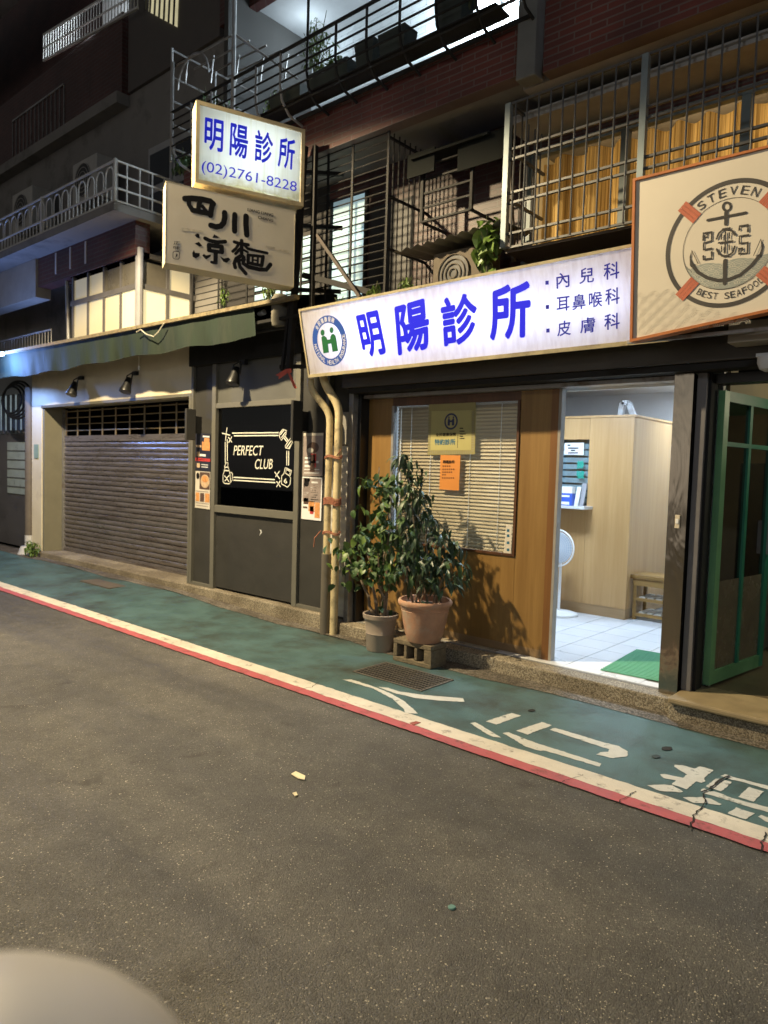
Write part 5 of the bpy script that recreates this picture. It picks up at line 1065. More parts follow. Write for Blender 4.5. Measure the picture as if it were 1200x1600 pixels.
# ================================================================== seafood sign
SYs = 4.38
sv = PL(PT(985, 535, y=SYs), (1, 0, 0), PT(991, 280, x=PT(985, 535, y=SYs).x) - PT(985, 535, y=SYs))
ss = thing('seafood_sign', 'cream square sign with anchor emblem and orange frame', 'sign', sv.o)
c0 = sv.uv(985, 535); c1 = sv.uv(1200, 488); c2 = sv.uv(1200, 228); c3 = sv.uv(990, 280); kx = 1.35
c1 = (c0[0] + (c1[0] - c0[0]) * kx, c0[1] + (c1[1] - c0[1]) * kx); c2 = (c3[0] + (c2[0] - c3[0]) * kx, c3[1] + (c2[1] - c3[1]) * kx)
def SP(u, v, d): return sv.at((c0[0] * (1 - u) + c1[0] * u) * (1 - v) + (c3[0] * (1 - u) + c2[0] * u) * v, (c0[1] * (1 - u) + c1[1] * u) * (1 - v) + (c3[1] * (1 - u) + c2[1] * u) * v, d)
def sq(nm, a, b, c, d, e, f, m_): return obj(nm, MB().hexa([SP(a, c, e), SP(b, c, e), SP(b, c, f), SP(a, c, f), SP(a, d, e), SP(b, d, e), SP(b, d, f), SP(a, d, f)]), m_, ss)
ofr = M('orange_frame', (0.4, 0.13, 0.03), 0.5, var=0.2, scale=8)
for a, b, c, d in ((0, 1, 0, .018), (0, 1, .985, 1), (0, .016, .018, .985), (.984, 1, .018, .985)): sq('frame', a, b, c, d, -.1, .014, ofr)
sq('face_panel', .016, .984, .018, .985, -.02, 0, M('seafood_face', (0.63, 0.57, 0.46), 0.5, var=0.04, scale=2)); sq('back', .005, .995, .005, .995, -.104, -.1, darksteel)
hs = lambda a, b, l=.0025: sv.hit(1030 + a / 6.957, 260 + b / 6.957, l)
uvs = lambda a, b: sv.uv(1030 + a / 6.957, 260 + b / 6.957)
cu, cv, R1 = circ3(uvs(72, 930), uvs(640, 1537), uvs(880, 128))
ink = M('anchor_ink', (0.035, 0.03, 0.026), 0.55); mb = MB()
ring(mb, sv, cu, cv, R1 * .93, R1, .002, 96); obj('emblem_ring', mb, M('ring_ink', (0.05, 0.044, 0.038), 0.55), ss, normals=False)
mb = MB(); ring(mb, sv, cu, cv, R1 * .705, R1 * .713, .002, 96); obj('inner_ring', mb, ink, ss, normals=False)
# waves inside the ring
def wave_fan(mb, mb2, x, z, r, clip):
    for k, (a, b) in enumerate(((.0, .35), (.5, .62), (.75, .87))): pass
wav, lin = MB(), MB(); rin = R1 * .70
wp = []
for i in range(61):
    a = math.radians(200 + 140 * i / 60); wp.append((math.cos(a) * rin, math.sin(a) * rin))
top = []
for i in range(60):
    x = wp[-1][0] + (wp[0][0] - wp[-1][0]) * (i + .5) / 60; top.append((x, -.30 * R1 + .05 * R1 * abs(math.sin(x / R1 * 6.5 + .6))))
wav.face([sv.at(cu + a, cv + b, .0015) for a, b in wp + top]); obj('wave', wav, M('wave_grey', (0.3, 0.32, 0.28), 0.55), ss, normals=False)
for j, zz in enumerate((-.38, -.47, -.56, -.65)):
    for i in range(-4, 5):
        x = (i + .5 * (j % 2)) * .165 * R1
        for rr in (.05, .085, .12):
            for s in range(10):
                a, b = math.radians(180 * s / 10), math.radians(180 * (s + 1) / 10); P4 = [(x + math.cos(t) * (rr + d) * R1, zz * R1 + math.sin(t) * (rr + d) * R1 * .8) for t, d in ((a, 0), (a, .012), (b, .012), (b, 0))]
                if all(math.hypot(*p) < rin * .99 for p in P4) and all(p[1] < -.27 * R1 for p in P4): lin.face([sv.at(cu + p[0], cv + p[1], .002) for p in P4])
obj('wave_line', lin, M('wave_pale', (0.5, 0.49, 0.41), 0.55), ss, normals=False)
lin = MB(); rm = random.Random(9)
for j in range(7):
    for i in range(9):
        x0, z0 = .05 + i * .085 + .042 * (j % 2), .04 + j * .036
        if i * .085 > .62 - j * .07 or abs(math.hypot(sv.uv(0, 0)[0] * 0 + x0 - cu, z0 - cv)) < R1 * 1.08: continue
        for rr in (.018, .028, .038):
            for s in range(8):
                a, b = math.pi * s / 8, math.pi * (s + 1) / 8; lin.face([sv.at(x0 + math.cos(t) * (rr + d), z0 + math.sin(t) * (rr + d) * .9, .0015) for t, d in ((a, 0), (a, .0025), (b, .0025), (b, 0))])
if lin.f: obj('background_wave', lin, M('wave_faint', (0.65, 0.59, 0.48), 0.55), ss, normals=False)
for a in (135, 225, 45, 315):
    mb = MB(); t_ = math.radians(a); er = V((math.cos(t_), math.sin(t_))); ep = V((-er.y, er.x)); 
    for k in (-1, 0, 1): mb.face([sv.at(cu + er.x * R1 * r_ + ep.x * R1 * (w__ + k * .062), cv + er.y * R1 * r_ + ep.y * R1 * (w__ + k * .062), .004) for r_, w__ in ((.70, -.029), (1.06, -.029), (1.06, .029), (.70, .029))])
    obj('rope_band', mb, M('coral_print', (0.45, 0.12, 0.06), 0.55), ss, normals=False)
anc = MB(); nn = sv.n; px_ = (hs(101, 500) - hs(100, 500)).length
def st(L_, w__): anc.stroke([hs(a, b, .0028 + .00003 * len(anc.f)) for a, b in L_], w__ * px_, nn)
ax0 = (735, 437); st([(ax0[0] + 42 * math.cos(6.283 * i / 24), ax0[1] + 45 * math.sin(6.283 * i / 24)) for i in range(25)], 22)
for L_, w__ in (([(727, 495), (725, 625)], 36), ([(525, 585), (940, 503)], 26), ([(716, 1025), (712, 1270)], 40), ([(350, 1060), (420, 1150), (520, 1210), (640, 1240), (740, 1235), (880, 1180), (1000, 1080), (1090, 970)], 34),
                ([(478, 760), (520, 770), (520, 735)], 18), ([(480, 800), (480, 725), (570, 712), (570, 808), (482, 835), (482, 905), (570, 893)], 20), ([(570, 930), (570, 1000), (480, 1012), (480, 975)], 20),
                ([(872, 690), (872, 650), (966, 635), (964, 705)], 20), ([(970, 745), (872, 760), (872, 838), (962, 825), (960, 940), (868, 950), (868, 890), (905, 890), (905, 910)], 20),
                ([(625, 785), (650, 725), (690, 690), (740, 682), (790, 700), (825, 745)], 20), ([(625, 900), (650, 950), (700, 975), (745, 972), (800, 935), (822, 870)], 20), ([(690, 680), (770, 668)], 14), ([(680, 975), (760, 975)], 14), ([(645, 832), (800, 810)], 16), ([(720, 715), (716, 940)], 16), ([(680, 735), (676, 790)], 12), ([(765, 720), (762, 780)], 12), ([(678, 870), (680, 925)], 12), ([(762, 855), (765, 905)], 12)): st(L_, w__)
for L_ in ([(355, 910), (330, 985), (335, 1080), (350, 1100), (372, 1060), (345, 1000)], [(1105, 785), (1135, 870), (1110, 985), (1085, 970), (1110, 890)]): anc.face([hs(a, b, .003) for a, b in L_])
st([(355, 915), (425, 1060), (370, 1070)], 7); st([(1105, 790), (1025, 970), (1090, 965)], 7)
obj('anchor', anc, ink, ss, normals=False)
mb = MB(); text_arc(mb, sv, 'STEVEN', cu, cv, R1 * .82, 128, 56, R1 * .135, .0025, bold=0.0, wide=.85); text_arc(mb, sv, 'BEST SEAFOOD', cu, cv, R1 * .815, 236, 312, R1 * .105, .0025, inward=True, bold=0.0, wide=.7)
obj('lettering', mb, ink, ss, normals=False)
t = thing('sign_bracket', 'grey steel bracket rail under the seafood sign', 'bracket', (-1.0, 4.6, 2.48)); obj('rail', MB().box(-1.9, 1.2, 4.5, 4.53, 2.455, 2.475), graymetal, t); obj('junction_box', MB().box(-1.32, -1.05, 4.6, 4.78, 2.42, 2.54), M('box_beige', (0.3, 0.26, 0.2), 0.5), t)
t = thing('dome_camera', 'pale dome camera below the seafood sign at right', 'camera', PT(1197, 565, y=4.7)); p = PT(1199, 565, y=4.72); obj('dome', MB().lathe([(.01, -.06), (.04, -.045), (.055, -.01), (.055, .03)], p, 20), whitemetal, t, smooth=True); obj('mount', MB().box(p.x - .06, p.x + .06, 4.7, 4.8, p.z + .03, p.z + .05), whitemetal, t)

# ================================================================== upper floors of the clinic building
UY = 5.35
ub = thing('clinic_building', 'dark red brick apartment storeys above the clinic', 'building', (-3.5, 5.5, 3.0))
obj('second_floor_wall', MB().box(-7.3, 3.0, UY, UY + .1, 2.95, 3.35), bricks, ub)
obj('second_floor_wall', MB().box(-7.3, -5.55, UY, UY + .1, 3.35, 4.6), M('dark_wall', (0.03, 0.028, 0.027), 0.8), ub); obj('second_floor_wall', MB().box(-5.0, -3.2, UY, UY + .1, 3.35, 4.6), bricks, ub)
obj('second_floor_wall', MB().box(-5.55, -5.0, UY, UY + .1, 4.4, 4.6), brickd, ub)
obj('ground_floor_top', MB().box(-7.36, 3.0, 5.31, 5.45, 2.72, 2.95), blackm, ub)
obj('balcony_slab', MB().box(-7.3, 3.0, 4.82, 6.7, 4.57, 4.63), grayw, ub)
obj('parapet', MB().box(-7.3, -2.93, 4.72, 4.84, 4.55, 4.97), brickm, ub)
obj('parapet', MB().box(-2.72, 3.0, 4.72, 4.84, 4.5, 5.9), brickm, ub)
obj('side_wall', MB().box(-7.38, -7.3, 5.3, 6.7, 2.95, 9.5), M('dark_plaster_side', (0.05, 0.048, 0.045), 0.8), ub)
obj('upper_slab', MB().box(-7.9, 3.0, 5.65, 6.7, 7.2, 7.32), M('soffit_grey', (0.42, 0.43, 0.44), 0.8, var=0.08), ub)
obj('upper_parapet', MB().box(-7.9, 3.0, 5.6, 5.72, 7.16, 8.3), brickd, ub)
obj('window_soffit', MB().box(-2.95, 3.0, 4.84, UY, 4.5, 4.56), M('ledge', (0.3, 0.29, 0.27), 0.8), ub)
obj('ledge', MB().box(-3.2, 3.0, 5.0, UY, 4.36, 4.42), MATS['ledge'], ub)
# tiled back wall of the lit balcony, tiles one by one where they show
bw = obj('balcony_wall', MB().box(-8.6, -2.0, 6.66, 6.72, 4.63, 7.2), M('tile_joint', (0.3, 0.31, 0.32), 0.8), ub)
wt = M('white_wall_tile', (0.68, 0.72, 0.74), 0.3, var=0.06, scale=4); locs = []
for j in range(20):
    for i in range(24):
        x = -8.4 + i * .232 + .116 * (j % 2); z = 5.72 + j * .075
        locs.append((x, 6.655, z))
locs = [l for l in locs if 380 < 0 or True][:480]
def vis(l):
    d = V(l) - CAMP; c = RC.transposed() @ d; px = 600 + c.x / c.z * FPX; py = 800 + c.y / c.z * FPX
    return 395 < px < 830 and -25 < py < 190
vl = [l for l in locs if vis(l)][:300]
pieces('tile', MB().box(-.112, .112, -.006, .006, -.034, .034), wt, ub, vl)
# balcony lamp
lp = thing('balcony_lamp', 'round white wall lamp on the tiled balcony wall', 'lamp', (-4.45, 6.6, 6.55)); obj('base', MB().lathe([(.1, 0), (.1, .03)], (-4.45, 6.65, 6.55), 20, ax=(0, -1, 0)), whitemetal, lp); obj('globe', MB().lathe([(.06, .03), (.1, .08), (.1, .13), (.06, .18), (.01, .19)], (-4.45, 6.65, 6.55), 20, ax=(0, -1, 0)), EM('cool_globe', (.8, .92, 1), 12), lp, smooth=True)
light('lamp', 'POINT', (-4.45, 6.35, 6.55), 190, (.75, .9, 1.0), lp, shadow_soft_size=.1)
l2 = light('lamp_far', 'POINT', (-6.9, 6.2, 6.9), 8, (.75, .9, 1.0), lp, shadow_soft_size=.1)
# balcony railing cage
cg = thing('balcony_railing', 'bulging dark steel balcony railing above the brick parapet', 'railing', (-5.0, 4.5, 4.95))
def cage_pts(x, ztop): return [(x, 4.72, 4.86), (x, 4.55, 4.9), (x, 4.46, 5.0), (x, 4.44, 5.12), (x, 4.44, ztop)]
for i in range(13):
    x = -7.1 + i * .36; obj('upright', MB().tube(cage_pts(x, 5.95 if i % 3 == 0 else 5.42), .013, 6), graymetal if i < 6 else darksteel, cg, smooth=True)
for z in (5.42, 5.33, 5.24, 5.15, 5.06): obj('rail', MB().tube([(-7.12, 4.44, z), (-2.8, 4.44, z)], .016 if z > 5.4 else .009, 6), darksteel, cg)
obj('rail', MB().tube([(-7.12, 4.5, 4.95), (-2.8, 4.5, 4.95)], .012, 6), darksteel, cg); obj('base_rail', MB().bar((-7.12, 4.66, 4.9), (-2.8, 4.66, 4.9), .02, .03), darksteel, cg)
obj('shelf', MB().box(-6.6, -3.0, 4.5, 4.7, 4.985, 4.998), darksteel, cg)
# left end of the cage: tall bracket frame with horizontal arms
for (y) in (4.44, 5.0): obj('end_post', MB().tube([(-7.12, y, 4.9), (-7.12, y, 6.1)], .016, 6), graymetal, cg)
for z in (5.05, 5.3, 5.55, 5.8, 6.08): obj('end_rail', MB().tube([(-7.12, 4.44, z), (-7.12, 5.6, z)], .011, 6), graymetal, cg)
obj('tall_post', MB().tube([(-6.02, 4.44, 5.0), (-6.02, 4.44, 6.4)], .022, 8), graymetal, cg); obj('stay', MB().tube([(-6.02, 4.44, 5.85), (-5.7, 5.0, 5.55)], .012, 6), graymetal, cg)
for k in range(5):
    y = 4.5 + k * .22; obj('arm', MB().tube([(-7.12, y, 5.95 + .05 * k), (-6.2, y + .05, 5.95 + .05 * k)], .01, 6), graymetal, cg); obj('hook', MB().tube([(-6.9 + .15 * k, y, 5.97 + .05 * k), (-6.93 + .15 * k, y, 5.85 + .05 * k), (-6.95 + .15 * k, y, 5.7 + .05 * k)], .011, 6), graymetal, cg)
obj('arch', MB().tube([(-7.0 + .28 - .28 * math.cos(math.pi * i / 12), 4.44, 5.62 + .28 * math.sin(math.pi * i / 12)) for i in range(13)], .011, 6), graymetal, cg)
# planters and foliage on the balcony
def bush(name, label, c, r, n, mat, seed, parent_box=None, flat=.8, lspec=(.07, .018, .4), cat='plant'):
    rr = random.Random(seed); t = thing(name, label, cat, V(c) - V((0, 0, r[2])), None)
    S_ = MB(); fol = MB(); pr = leaf_proto(*lspec)
    for i in range(7):
        a = rr.uniform(0, 6.28); e = V(c) + V((math.cos(a) * r[0] * .7, math.sin(a) * r[1] * .7, rr.uniform(-.2, .8) * r[2])); S_.tube([V(c) - V((0, 0, r[2])), V(c).lerp(e, .4) - V((0, 0, .2 * r[2])), e], [.006, .005, .003], 5)
    obj('stem', S_, stemg, t)
    for i in range(n):
        a = rr.uniform(0, 6.28); b = math.acos(rr.uniform(-1, 1)); q = rr.random() ** .45
        lump = .75 + .35 * math.sin(3 * a + seed) * math.sin(2 * b + seed)
        p = V(c) + V((r[0] * math.cos(a) * math.sin(b), r[1] * math.sin(a) * math.sin(b), r[2] * math.cos(b))) * q * lump
        mtx = Matrix.Translation(p) @ Matrix.Rotation(rr.uniform(0, 6.28), 4, 'Z') @ Matrix.Rotation(rr.uniform(-.3, 1.3), 4, 'Y') @ Matrix.Scale(rr.uniform(.6, 1.3), 4)
        k = len(fol.v); fol.v += [mtx @ v for v in pr.v]; fol.f += [[k + j for j in f] for f in pr.f]
    o = obj('foliage', fol, mat, t, normals=False); tag(o, kind='stuff'); return t
def planter(x0, x1, y0, y1, z0, z1, label): t = thing('planter', label, 'planter', ((x0 + x1) / 2, (y0 + y1) / 2, z0), 'planters on the balcony shelf'); obj('box', MB().hexa([(x0 + .02, y0 + .02, z0), (x1 - .02, y0 + .02, z0), (x1 - .02, y1 - .02, z0), (x0 + .02, y1 - .02, z0), (x0, y0, z1), (x1, y0, z1), (x1, y1, z1), (x0, y1, z1)]), M('planter_dark', (0.03, 0.04, 0.035), 0.6), t); obj('soil', MB().box(x0 + .015, x1 - .015, y0 + .015, y1 - .015, z1, z1 + .004), soil, t)
planter(-5.55, -5.1, 4.5, 4.66, 5.0, 5.12, 'dark planter box leftmost on the balcony shelf'); planter(-5.0, -4.5, 4.5, 4.66, 5.0, 5.14, 'dark planter box second on the balcony shelf'); planter(-4.42, -4.2, 4.5, 4.67, 5.0, 5.2, 'dark tub third on the balcony shelf'); planter(-4.15, -3.86, 4.5, 4.67, 5.0, 5.18, 'dark tub fourth on the balcony shelf'); planter(-3.55, -3.3, 4.5, 4.68, 5.0, 5.25, 'dark tub rightmost on the balcony shelf')
bush('balcony_plant', 'feathery bush on balcony against the lit tiled wall', (-5.15, 4.75, 5.55), (.22, .15, .36), 380, leafy, 2, lspec=(.05, .007, .3)); bush('balcony_plant', 'low leafy plant at the left end of the balcony shelf', (-5.5, 4.6, 5.13), (.28, .1, .1), 160, leafy, 3, lspec=(.06, .012, .5)); bush('balcony_plant', 'low plant in second planter on the balcony', (-4.75, 4.58, 5.2), (.22, .08, .07), 110, leafy, 8, lspec=(.05, .01, .5)); bush('balcony_plant', 'dark bushy plant at right end of the balcony', (-3.3, 4.6, 5.35), (.22, .14, .24), 420, leafm, 4, lspec=(.05, .012, .4)); bush('balcony_plant', 'dim hanging shrub at the left end of the balcony cage', (-6.65, 4.65, 5.3), (.42, .25, .34), 420, leafm, 5, lspec=(.06, .012, .6)); bush('balcony_plant', 'dim creeper on left building wall below the cage', (-7.35, 4.75, 5.05), (.25, .15, .14), 160, leafm, 15, lspec=(.07, .012, .6))
# grey downpipe
t = thing('downpipe', 'grey square downpipe between the brick parapets', 'pipe', (-2.82, 4.75, 3.3)); obj('pipe', MB().box(-2.91, -2.75, 4.66, 4.8, 4.48, 8.0), M('downpipe_grey', (0.14, 0.14, 0.13), 0.6, var=0.2, scale=4), t, bevel=0.01)
# caged window with curtains (right)
cw = thing('window_cage', 'grey steel window cage in front of yellow curtains', 'window cage', (-1.5, 4.8, 3.3))
CYW = 4.78; cx0, cx1, cz0, cz1 = -3.03, 1.2, 3.325, 4.40
pieces('vertical_bar', MB().tube([(0, 0, 0), (0, 0, cz1 - cz0)], .0065, 6), cagebar, cw, [(cx0 + .06 + i * .098, CYW, cz0) for i in range(42)])
for z in (cz0, 3.43, 3.66, 3.735, 3.985, 4.06, cz1): obj('rail', MB().bar((cx0, CYW + .012, z), (cx1, CYW + .012, z), .022, .016), cagebar, cw)
for x in (cx0, -1.98, -.9): obj('post', MB().box(x - .022, x + .022, CYW - .02, CYW + .025, cz0, cz1), M('blue_grey_steel', (0.2, 0.24, 0.25), 0.5, 0.3, var=0.2), cw)
for z in (cz0, 3.7, 4.06, cz1): obj('side_rail', MB().bar((cx0, CYW + .026, z), (cx0, UY, z), .02, .02), cagebar, cw)
pieces('side_bar', MB().tube([(0, 0, 0), (0, 0, cz1 - cz0)], .0065, 6), cagebar, cw, [(cx0, CYW + .1 + i * .1, cz0) for i in range(5)])
obj('floor_tray', MB().box(cx0, cx1, CYW + .03, UY - .005, cz0 - .03, cz0 - .012), M('tray_dark', (0.06, 0.045, 0.035), 0.6), cw)
wn = thing('curtained_window', 'wide window with lit yellow curtains behind the cage', 'window', (-1.2, UY, 3.35))
wfm = M('teal_alu', (0.12, 0.15, 0.15), 0.5)
for x in (-3.17, -2.35, -1.5, -.75, 0.0): obj('mullion', MB().box(x - .03, x + .03, UY - .01, UY + .05, 3.38, 4.22), wfm, wn)
obj('head', MB().box(-3.2, 1.2, UY - .012, UY + .05, 4.221, 4.28), wfm, wn); obj('sill', MB().box(-3.2, 1.2, UY - .03, UY + .05, 3.34, 3.379), wfm, wn); obj('transom_wall', MB().box(-3.2, 1.2, UY, UY + .05, 4.281, 4.6), brickd, wn); obj('end_wall', MB().box(.9, 1.2, UY + .01, UY + .06, 3.34, 4.3), brickd, wn)
curt = LIT('curtain_cloth', (0.6, 0.43, 0.18), (0.26, 0.17, 0.06), (30, 30, .3), (.42, .6), .5)  # dark vertical streaks paint fold shade into the cloth colour
def fold(u, v): x = -3.14 + 3.9 * u; return (x, UY + .16 + .06 * math.sin(x * 26 + 1.5 * math.sin(x * 3.1)) + .012 * math.sin(x * 61), 3.36 + .87 * v)
obj('curtain', MB().grid(fold, 220, 1), curt, wn, smooth=True, normals=False)
l = light('room_lamp', 'AREA', (-1.2, UY + 1.0, 3.85), 30, (1, .74, .4), wn, shape='RECTANGLE', size=3.4, size_y=.5); aim(l, (0, -1, 0))
l = light('room_lamp', 'POINT', (-.5, UY + .7, 3.8), 9, (1, .76, .42), wn, shadow_soft_size=.1)
obj('room_shell', MB().box(-3.5, 1.2, 6.5, 6.55, 3.2, 4.57), cream, wn); obj('room_shell', MB().box(-3.5, -3.45, UY + .11, 6.5, 3.2, 4.57), cream, wn); obj('room_shell', MB().box(-3.45, 1.2, UY + .1, 6.5, 3.2, 3.25), cream, wn); obj('room_shell', MB().box(1.2, 1.25, UY, 6.55, 3.2, 4.57), cream, wn)
# left grille cage
lc = thing('window_cage', 'black steel bar cage around the small lit window', 'window cage', (-4.7, 4.8, 3.2))
gx0, gx1 = -7.2, -4.25
pieces('horizontal_bar', MB().tube([(gx0, 0, 0), (gx1, 0, 0)], .006, 6), darksteel, lc, [(0, 4.8, 3.18 + i * .072) for i in range(20)])
for x in (gx0, -6.7, -6.2, -5.75, -5.35, -5.0, -4.68, gx1): obj('post', MB().box(x - .012, x + .012, 4.785, 4.795, 3.15, 4.57), darksteel, lc)
pieces('side_bar', MB().tube([(0, 0, 3.1), (0, 0, 4.55)], .007, 6), darksteel, lc, [(gx1, 4.86 + i * .075, 0) for i in range(7)])
for z in (3.12, 3.55, 4.0, 4.5): obj('side_rail', MB().bar((gx1, 4.8, z), (gx1, UY, z), .02, .02), darksteel, lc)
lw_ = thing('small_window', 'narrow lit frosted window behind the black bars', 'window', (-5.3, UY, 3.35)); obj('frame', MB().box(-5.56, -5.52, UY - .02, UY + .05, 3.35, 4.4), darksteel, lw_); obj('frame', MB().box(-5.03, -4.99, UY - .02, UY + .05, 3.35, 4.4), darksteel, lw_)
for i in range(2):
    for j in range(6): obj('pane', MB().box(-5.515 + i * .245, -5.285 + i * .245, UY + .02, UY + .03, 3.36 + j * .172, 3.525 + j * .172), EM('frosted_cool_%d' % ((i + j) % 3), (.5, .72, .8), (.5, .75, .35)[(i + j) % 3], var=.35, scale=4), lw_)
for i in range(2):
    for j in range(3): obj('pane', MB().box(-6.75 + i * .5, -6.3 + i * .5, UY - .02, UY - .012, 3.38 + j * .25, 3.6 + j * .25), MATS['frosted_cool_%d' % ((i + j) % 3)], lw_)
obj('dark_door', MB().box(-4.95, -4.4, UY - .012, UY - .002, 3.0, 4.2), M('dark_door', (0.03, 0.028, 0.026), 0.6), lw_)
# small cage with air conditioner, its colours darkened to stand in for shade
sc_ = thing('small_cage', 'small steel shelf cage above the air conditioner', 'cage', (-3.5, 5.0, 3.75)); Q = PT(645, 350, y=5.0); Q2 = PT(710, 322, y=5.0); zt, zb = 4.26, 3.78; ax0, ax1 = -4.02, -3.5
for z in (zb, 3.9, 4.02, 4.14, zt): obj('front_rail', MB().bar((ax0, 5.0, z), (ax1, 5.0, z), .016 if z not in (zb, zt) else .026, .016), darksteel, sc_)
for x in (ax0, ax1): obj('post', MB().box(x - .013, x + .013, 4.985, 5.012, zb, zt), darksteel, sc_); obj('side_rail', MB().bar((x, 5.013, zb), (x, UY, zb), .02, .02), darksteel, sc_)
obj('awning', MB().hexa([(-4.1, 4.9, 4.3), (-3.3, 4.9, 4.3), (-3.3, UY, 4.42), (-4.1, UY, 4.42), (-4.1, 4.9, 4.32), (-3.3, 4.9, 4.32), (-3.3, UY, 4.44), (-4.1, UY, 4.44)]), M('awning_dark', (0.012, 0.013, 0.012), 0.9, spec=0.08), sc_); obj('awning_skirt', MB().box(-3.62, -3.1, 4.95, 4.965, 4.1, 4.33), MATS['awning_dark'], sc_); obj('awning_skirt', MB().box(-4.15, -3.85, 4.93, 4.945, 4.16, 4.36), MATS['awning_dark'], sc_)
obj('strut', MB().bar((-3.15, 5.0, 4.1), (-3.1, 5.05, 3.3), .03, .03), M('old_wood_strut', (0.1, 0.085, 0.07), 0.8), sc_)
def ac_unit(x0, x1, y0, y1, z0, z1, label, mat, side=1):
    t = thing('air_conditioner', label, 'air conditioner', ((x0 + x1) / 2, (y0 + y1) / 2, z0), 'outdoor air conditioner units'); obj('casing', MB().box(x0, x1, y0, y1, z0, z1), mat, t, bevel=.012)
    c = V(((x0 + x1) / 2 - .05 * (x1 - x0), y0 - .004, (z0 + z1) / 2)); rr = min(x1 - x0, z1 - z0) * .4
    obj('fan_recess', MB().lathe([(rr, 0), (rr, .004)], c, 24, ax=(0, -1, 0)), M('fan_dark', (0.03, 0.03, 0.03), 0.6), t)
    for k in range(1, 5): obj('grille_ring', MB().tube([c + V((math.cos(a) * rr * k / 4, -.012, math.sin(a) * rr * k / 4)) for a in [q * 6.283 / 24 for q in range(24)]], .005, 5, closed=True), mat, t)
    obj('foot', MB().box(x0 + .05, x0 + .12, y0, y1, z0 - .04, z0 - .001), graymetal, t); obj('foot', MB().box(x1 - .12, x1 - .05, y0, y1, z0 - .04, z0 - .001), graymetal, t); return t
acm = M('ac_beige', (0.13, 0.11, 0.085), 0.7, spec=0.15, var=0.1, dirt=(0.1, 0.08, 0.06))
ac_unit(-3.82, -3.32, 4.92, 5.2, 3.06, 3.45, 'beige air conditioner under corrugated cover behind the band sign', acm)
t = thing('corrugated_cover', 'white corrugated plastic cover over the air conditioner', 'cover', (-3.6, 5.0, 3.46)); obj('sheet', MB().grid(lambda u, v: (-4.15 + 1.1 * u, 4.78 + .5 * v, 3.49 + .05 * u + .012 * math.sin(u * 60) + .04 * v), 80, 1), M('pale_corrugated', (0.2, 0.2, 0.195), 0.5), t, smooth=True)
bush('climbing_plant', 'bright leafy plant growing above the band sign', (-3.2, 4.82, 3.42), (.17, .12, .27), 90, leafy, 6, lspec=(.11, .035, .5))
for i, (px, py, s, lab) in enumerate(((420, 452, .13, 'small weed on the roof edge below the noodle sign'), (350, 462, .11, 'weed tuft on roof edge left under noodle sign'), (530, 475, .08, 'tiny weed at the left end of band sign top'), (585, 455, .1, 'weed sprouting on the band sign top left of centre'), (635, 445, .1, 'weed sprouting on the band sign top near the conditioner'))):
    p = PT(px, py, y=4.62 if i > 1 else 4.58); bush('weed', lab, (p.x, p.y, p.z), (s * .8, s * .6, s), 60, leafy, 20 + i, lspec=(.06, .008, .4))

# ================================================================== awning and roof edge over shutter and club
aw = thing('green_awning', 'long drooping green cloth awning above the shutter', 'awning', (-9, 4.5, 2.9))
ax_0, ax_1 = -13.2, -5.68
def awf(u, v):
    x = ax_0 + (ax_1 - ax_0) * u; s = .5 * .02 * math.sin(x * 7.5 + math.sin(x * 1.9)) + .5 * .012 * math.sin(x * 17 + 2 * math.sin(x * 2.3))
    return (x, 4.5 + s * (1 - v) - .02 * v, 2.86 + .3 * v + (.014 * math.sin(x * 5.3) + .012 * math.sin(x * 1.3 + .5)) * (1 - v) + .02 * math.sin(x * .8) - .008 * (x + 5.68) * v)
obj('valance', MB().grid(awf, 700, 8), awn, aw, smooth=True, normals=False)
obj('roof_sheet', MB().grid(lambda u, v: (ax_0 + (ax_1 + .62 - ax_0) * u, 4.46 + .5 * v, 3.19 - .008 * (ax_0 - ax_1) * (1 - u) * 0 + .04 * (1 - u) + .1 * v), 40, 1), M('roof_tin', (0.1, 0.11, 0.1), 0.6, var=0.3), aw, normals=False)
obj('edge_trim', MB().hexa([(ax_0, 4.44, 3.2), (ax_1 + .64, 4.44, 3.15), (ax_1 + .64, 4.5, 3.15), (ax_0, 4.5, 3.2), (ax_0, 4.44, 3.245), (ax_1 + .64, 4.44, 3.185), (ax_1 + .64, 4.5, 3.185), (ax_0, 4.5, 3.245)]), M('rusty_edge', (0.2, 0.165, 0.095), 0.8, var=0.5, scale=25, bump=.5, dirt=(0.15, 0.1, 0.05), dscale=8), aw)
obj('frame_tube', MB().tube([(ax_0, 4.62, 2.98), (ax_1 + .5, 4.62, 2.95)], .02, 8), darksteel, aw)
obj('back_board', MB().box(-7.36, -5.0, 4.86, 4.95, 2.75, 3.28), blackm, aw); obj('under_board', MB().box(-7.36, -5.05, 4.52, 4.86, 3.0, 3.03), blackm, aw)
for i in range(6): x = -12 + i * 1.2; obj('rafter', MB().bar((x, 4.5, 3.1), (x, 4.95, 3.12), .03, .03), darksteel, aw)
t = thing('bare_bulb_holder', 'white bulb holder hanging under the roof edge', 'bulb holder', PT(405, 490, y=4.6)); p = PT(404, 491, y=4.6); obj('socket', MB().lathe([(.02, 0), (.03, .03), (.028, .09)], p, 14, ax=(1, 0, .1)), whitemetal, t, smooth=True); obj('cable', MB().tube([p, p + V((-.2, .02, -.03)), p + V((-.45, .05, .03))], .006, 5), black, t)
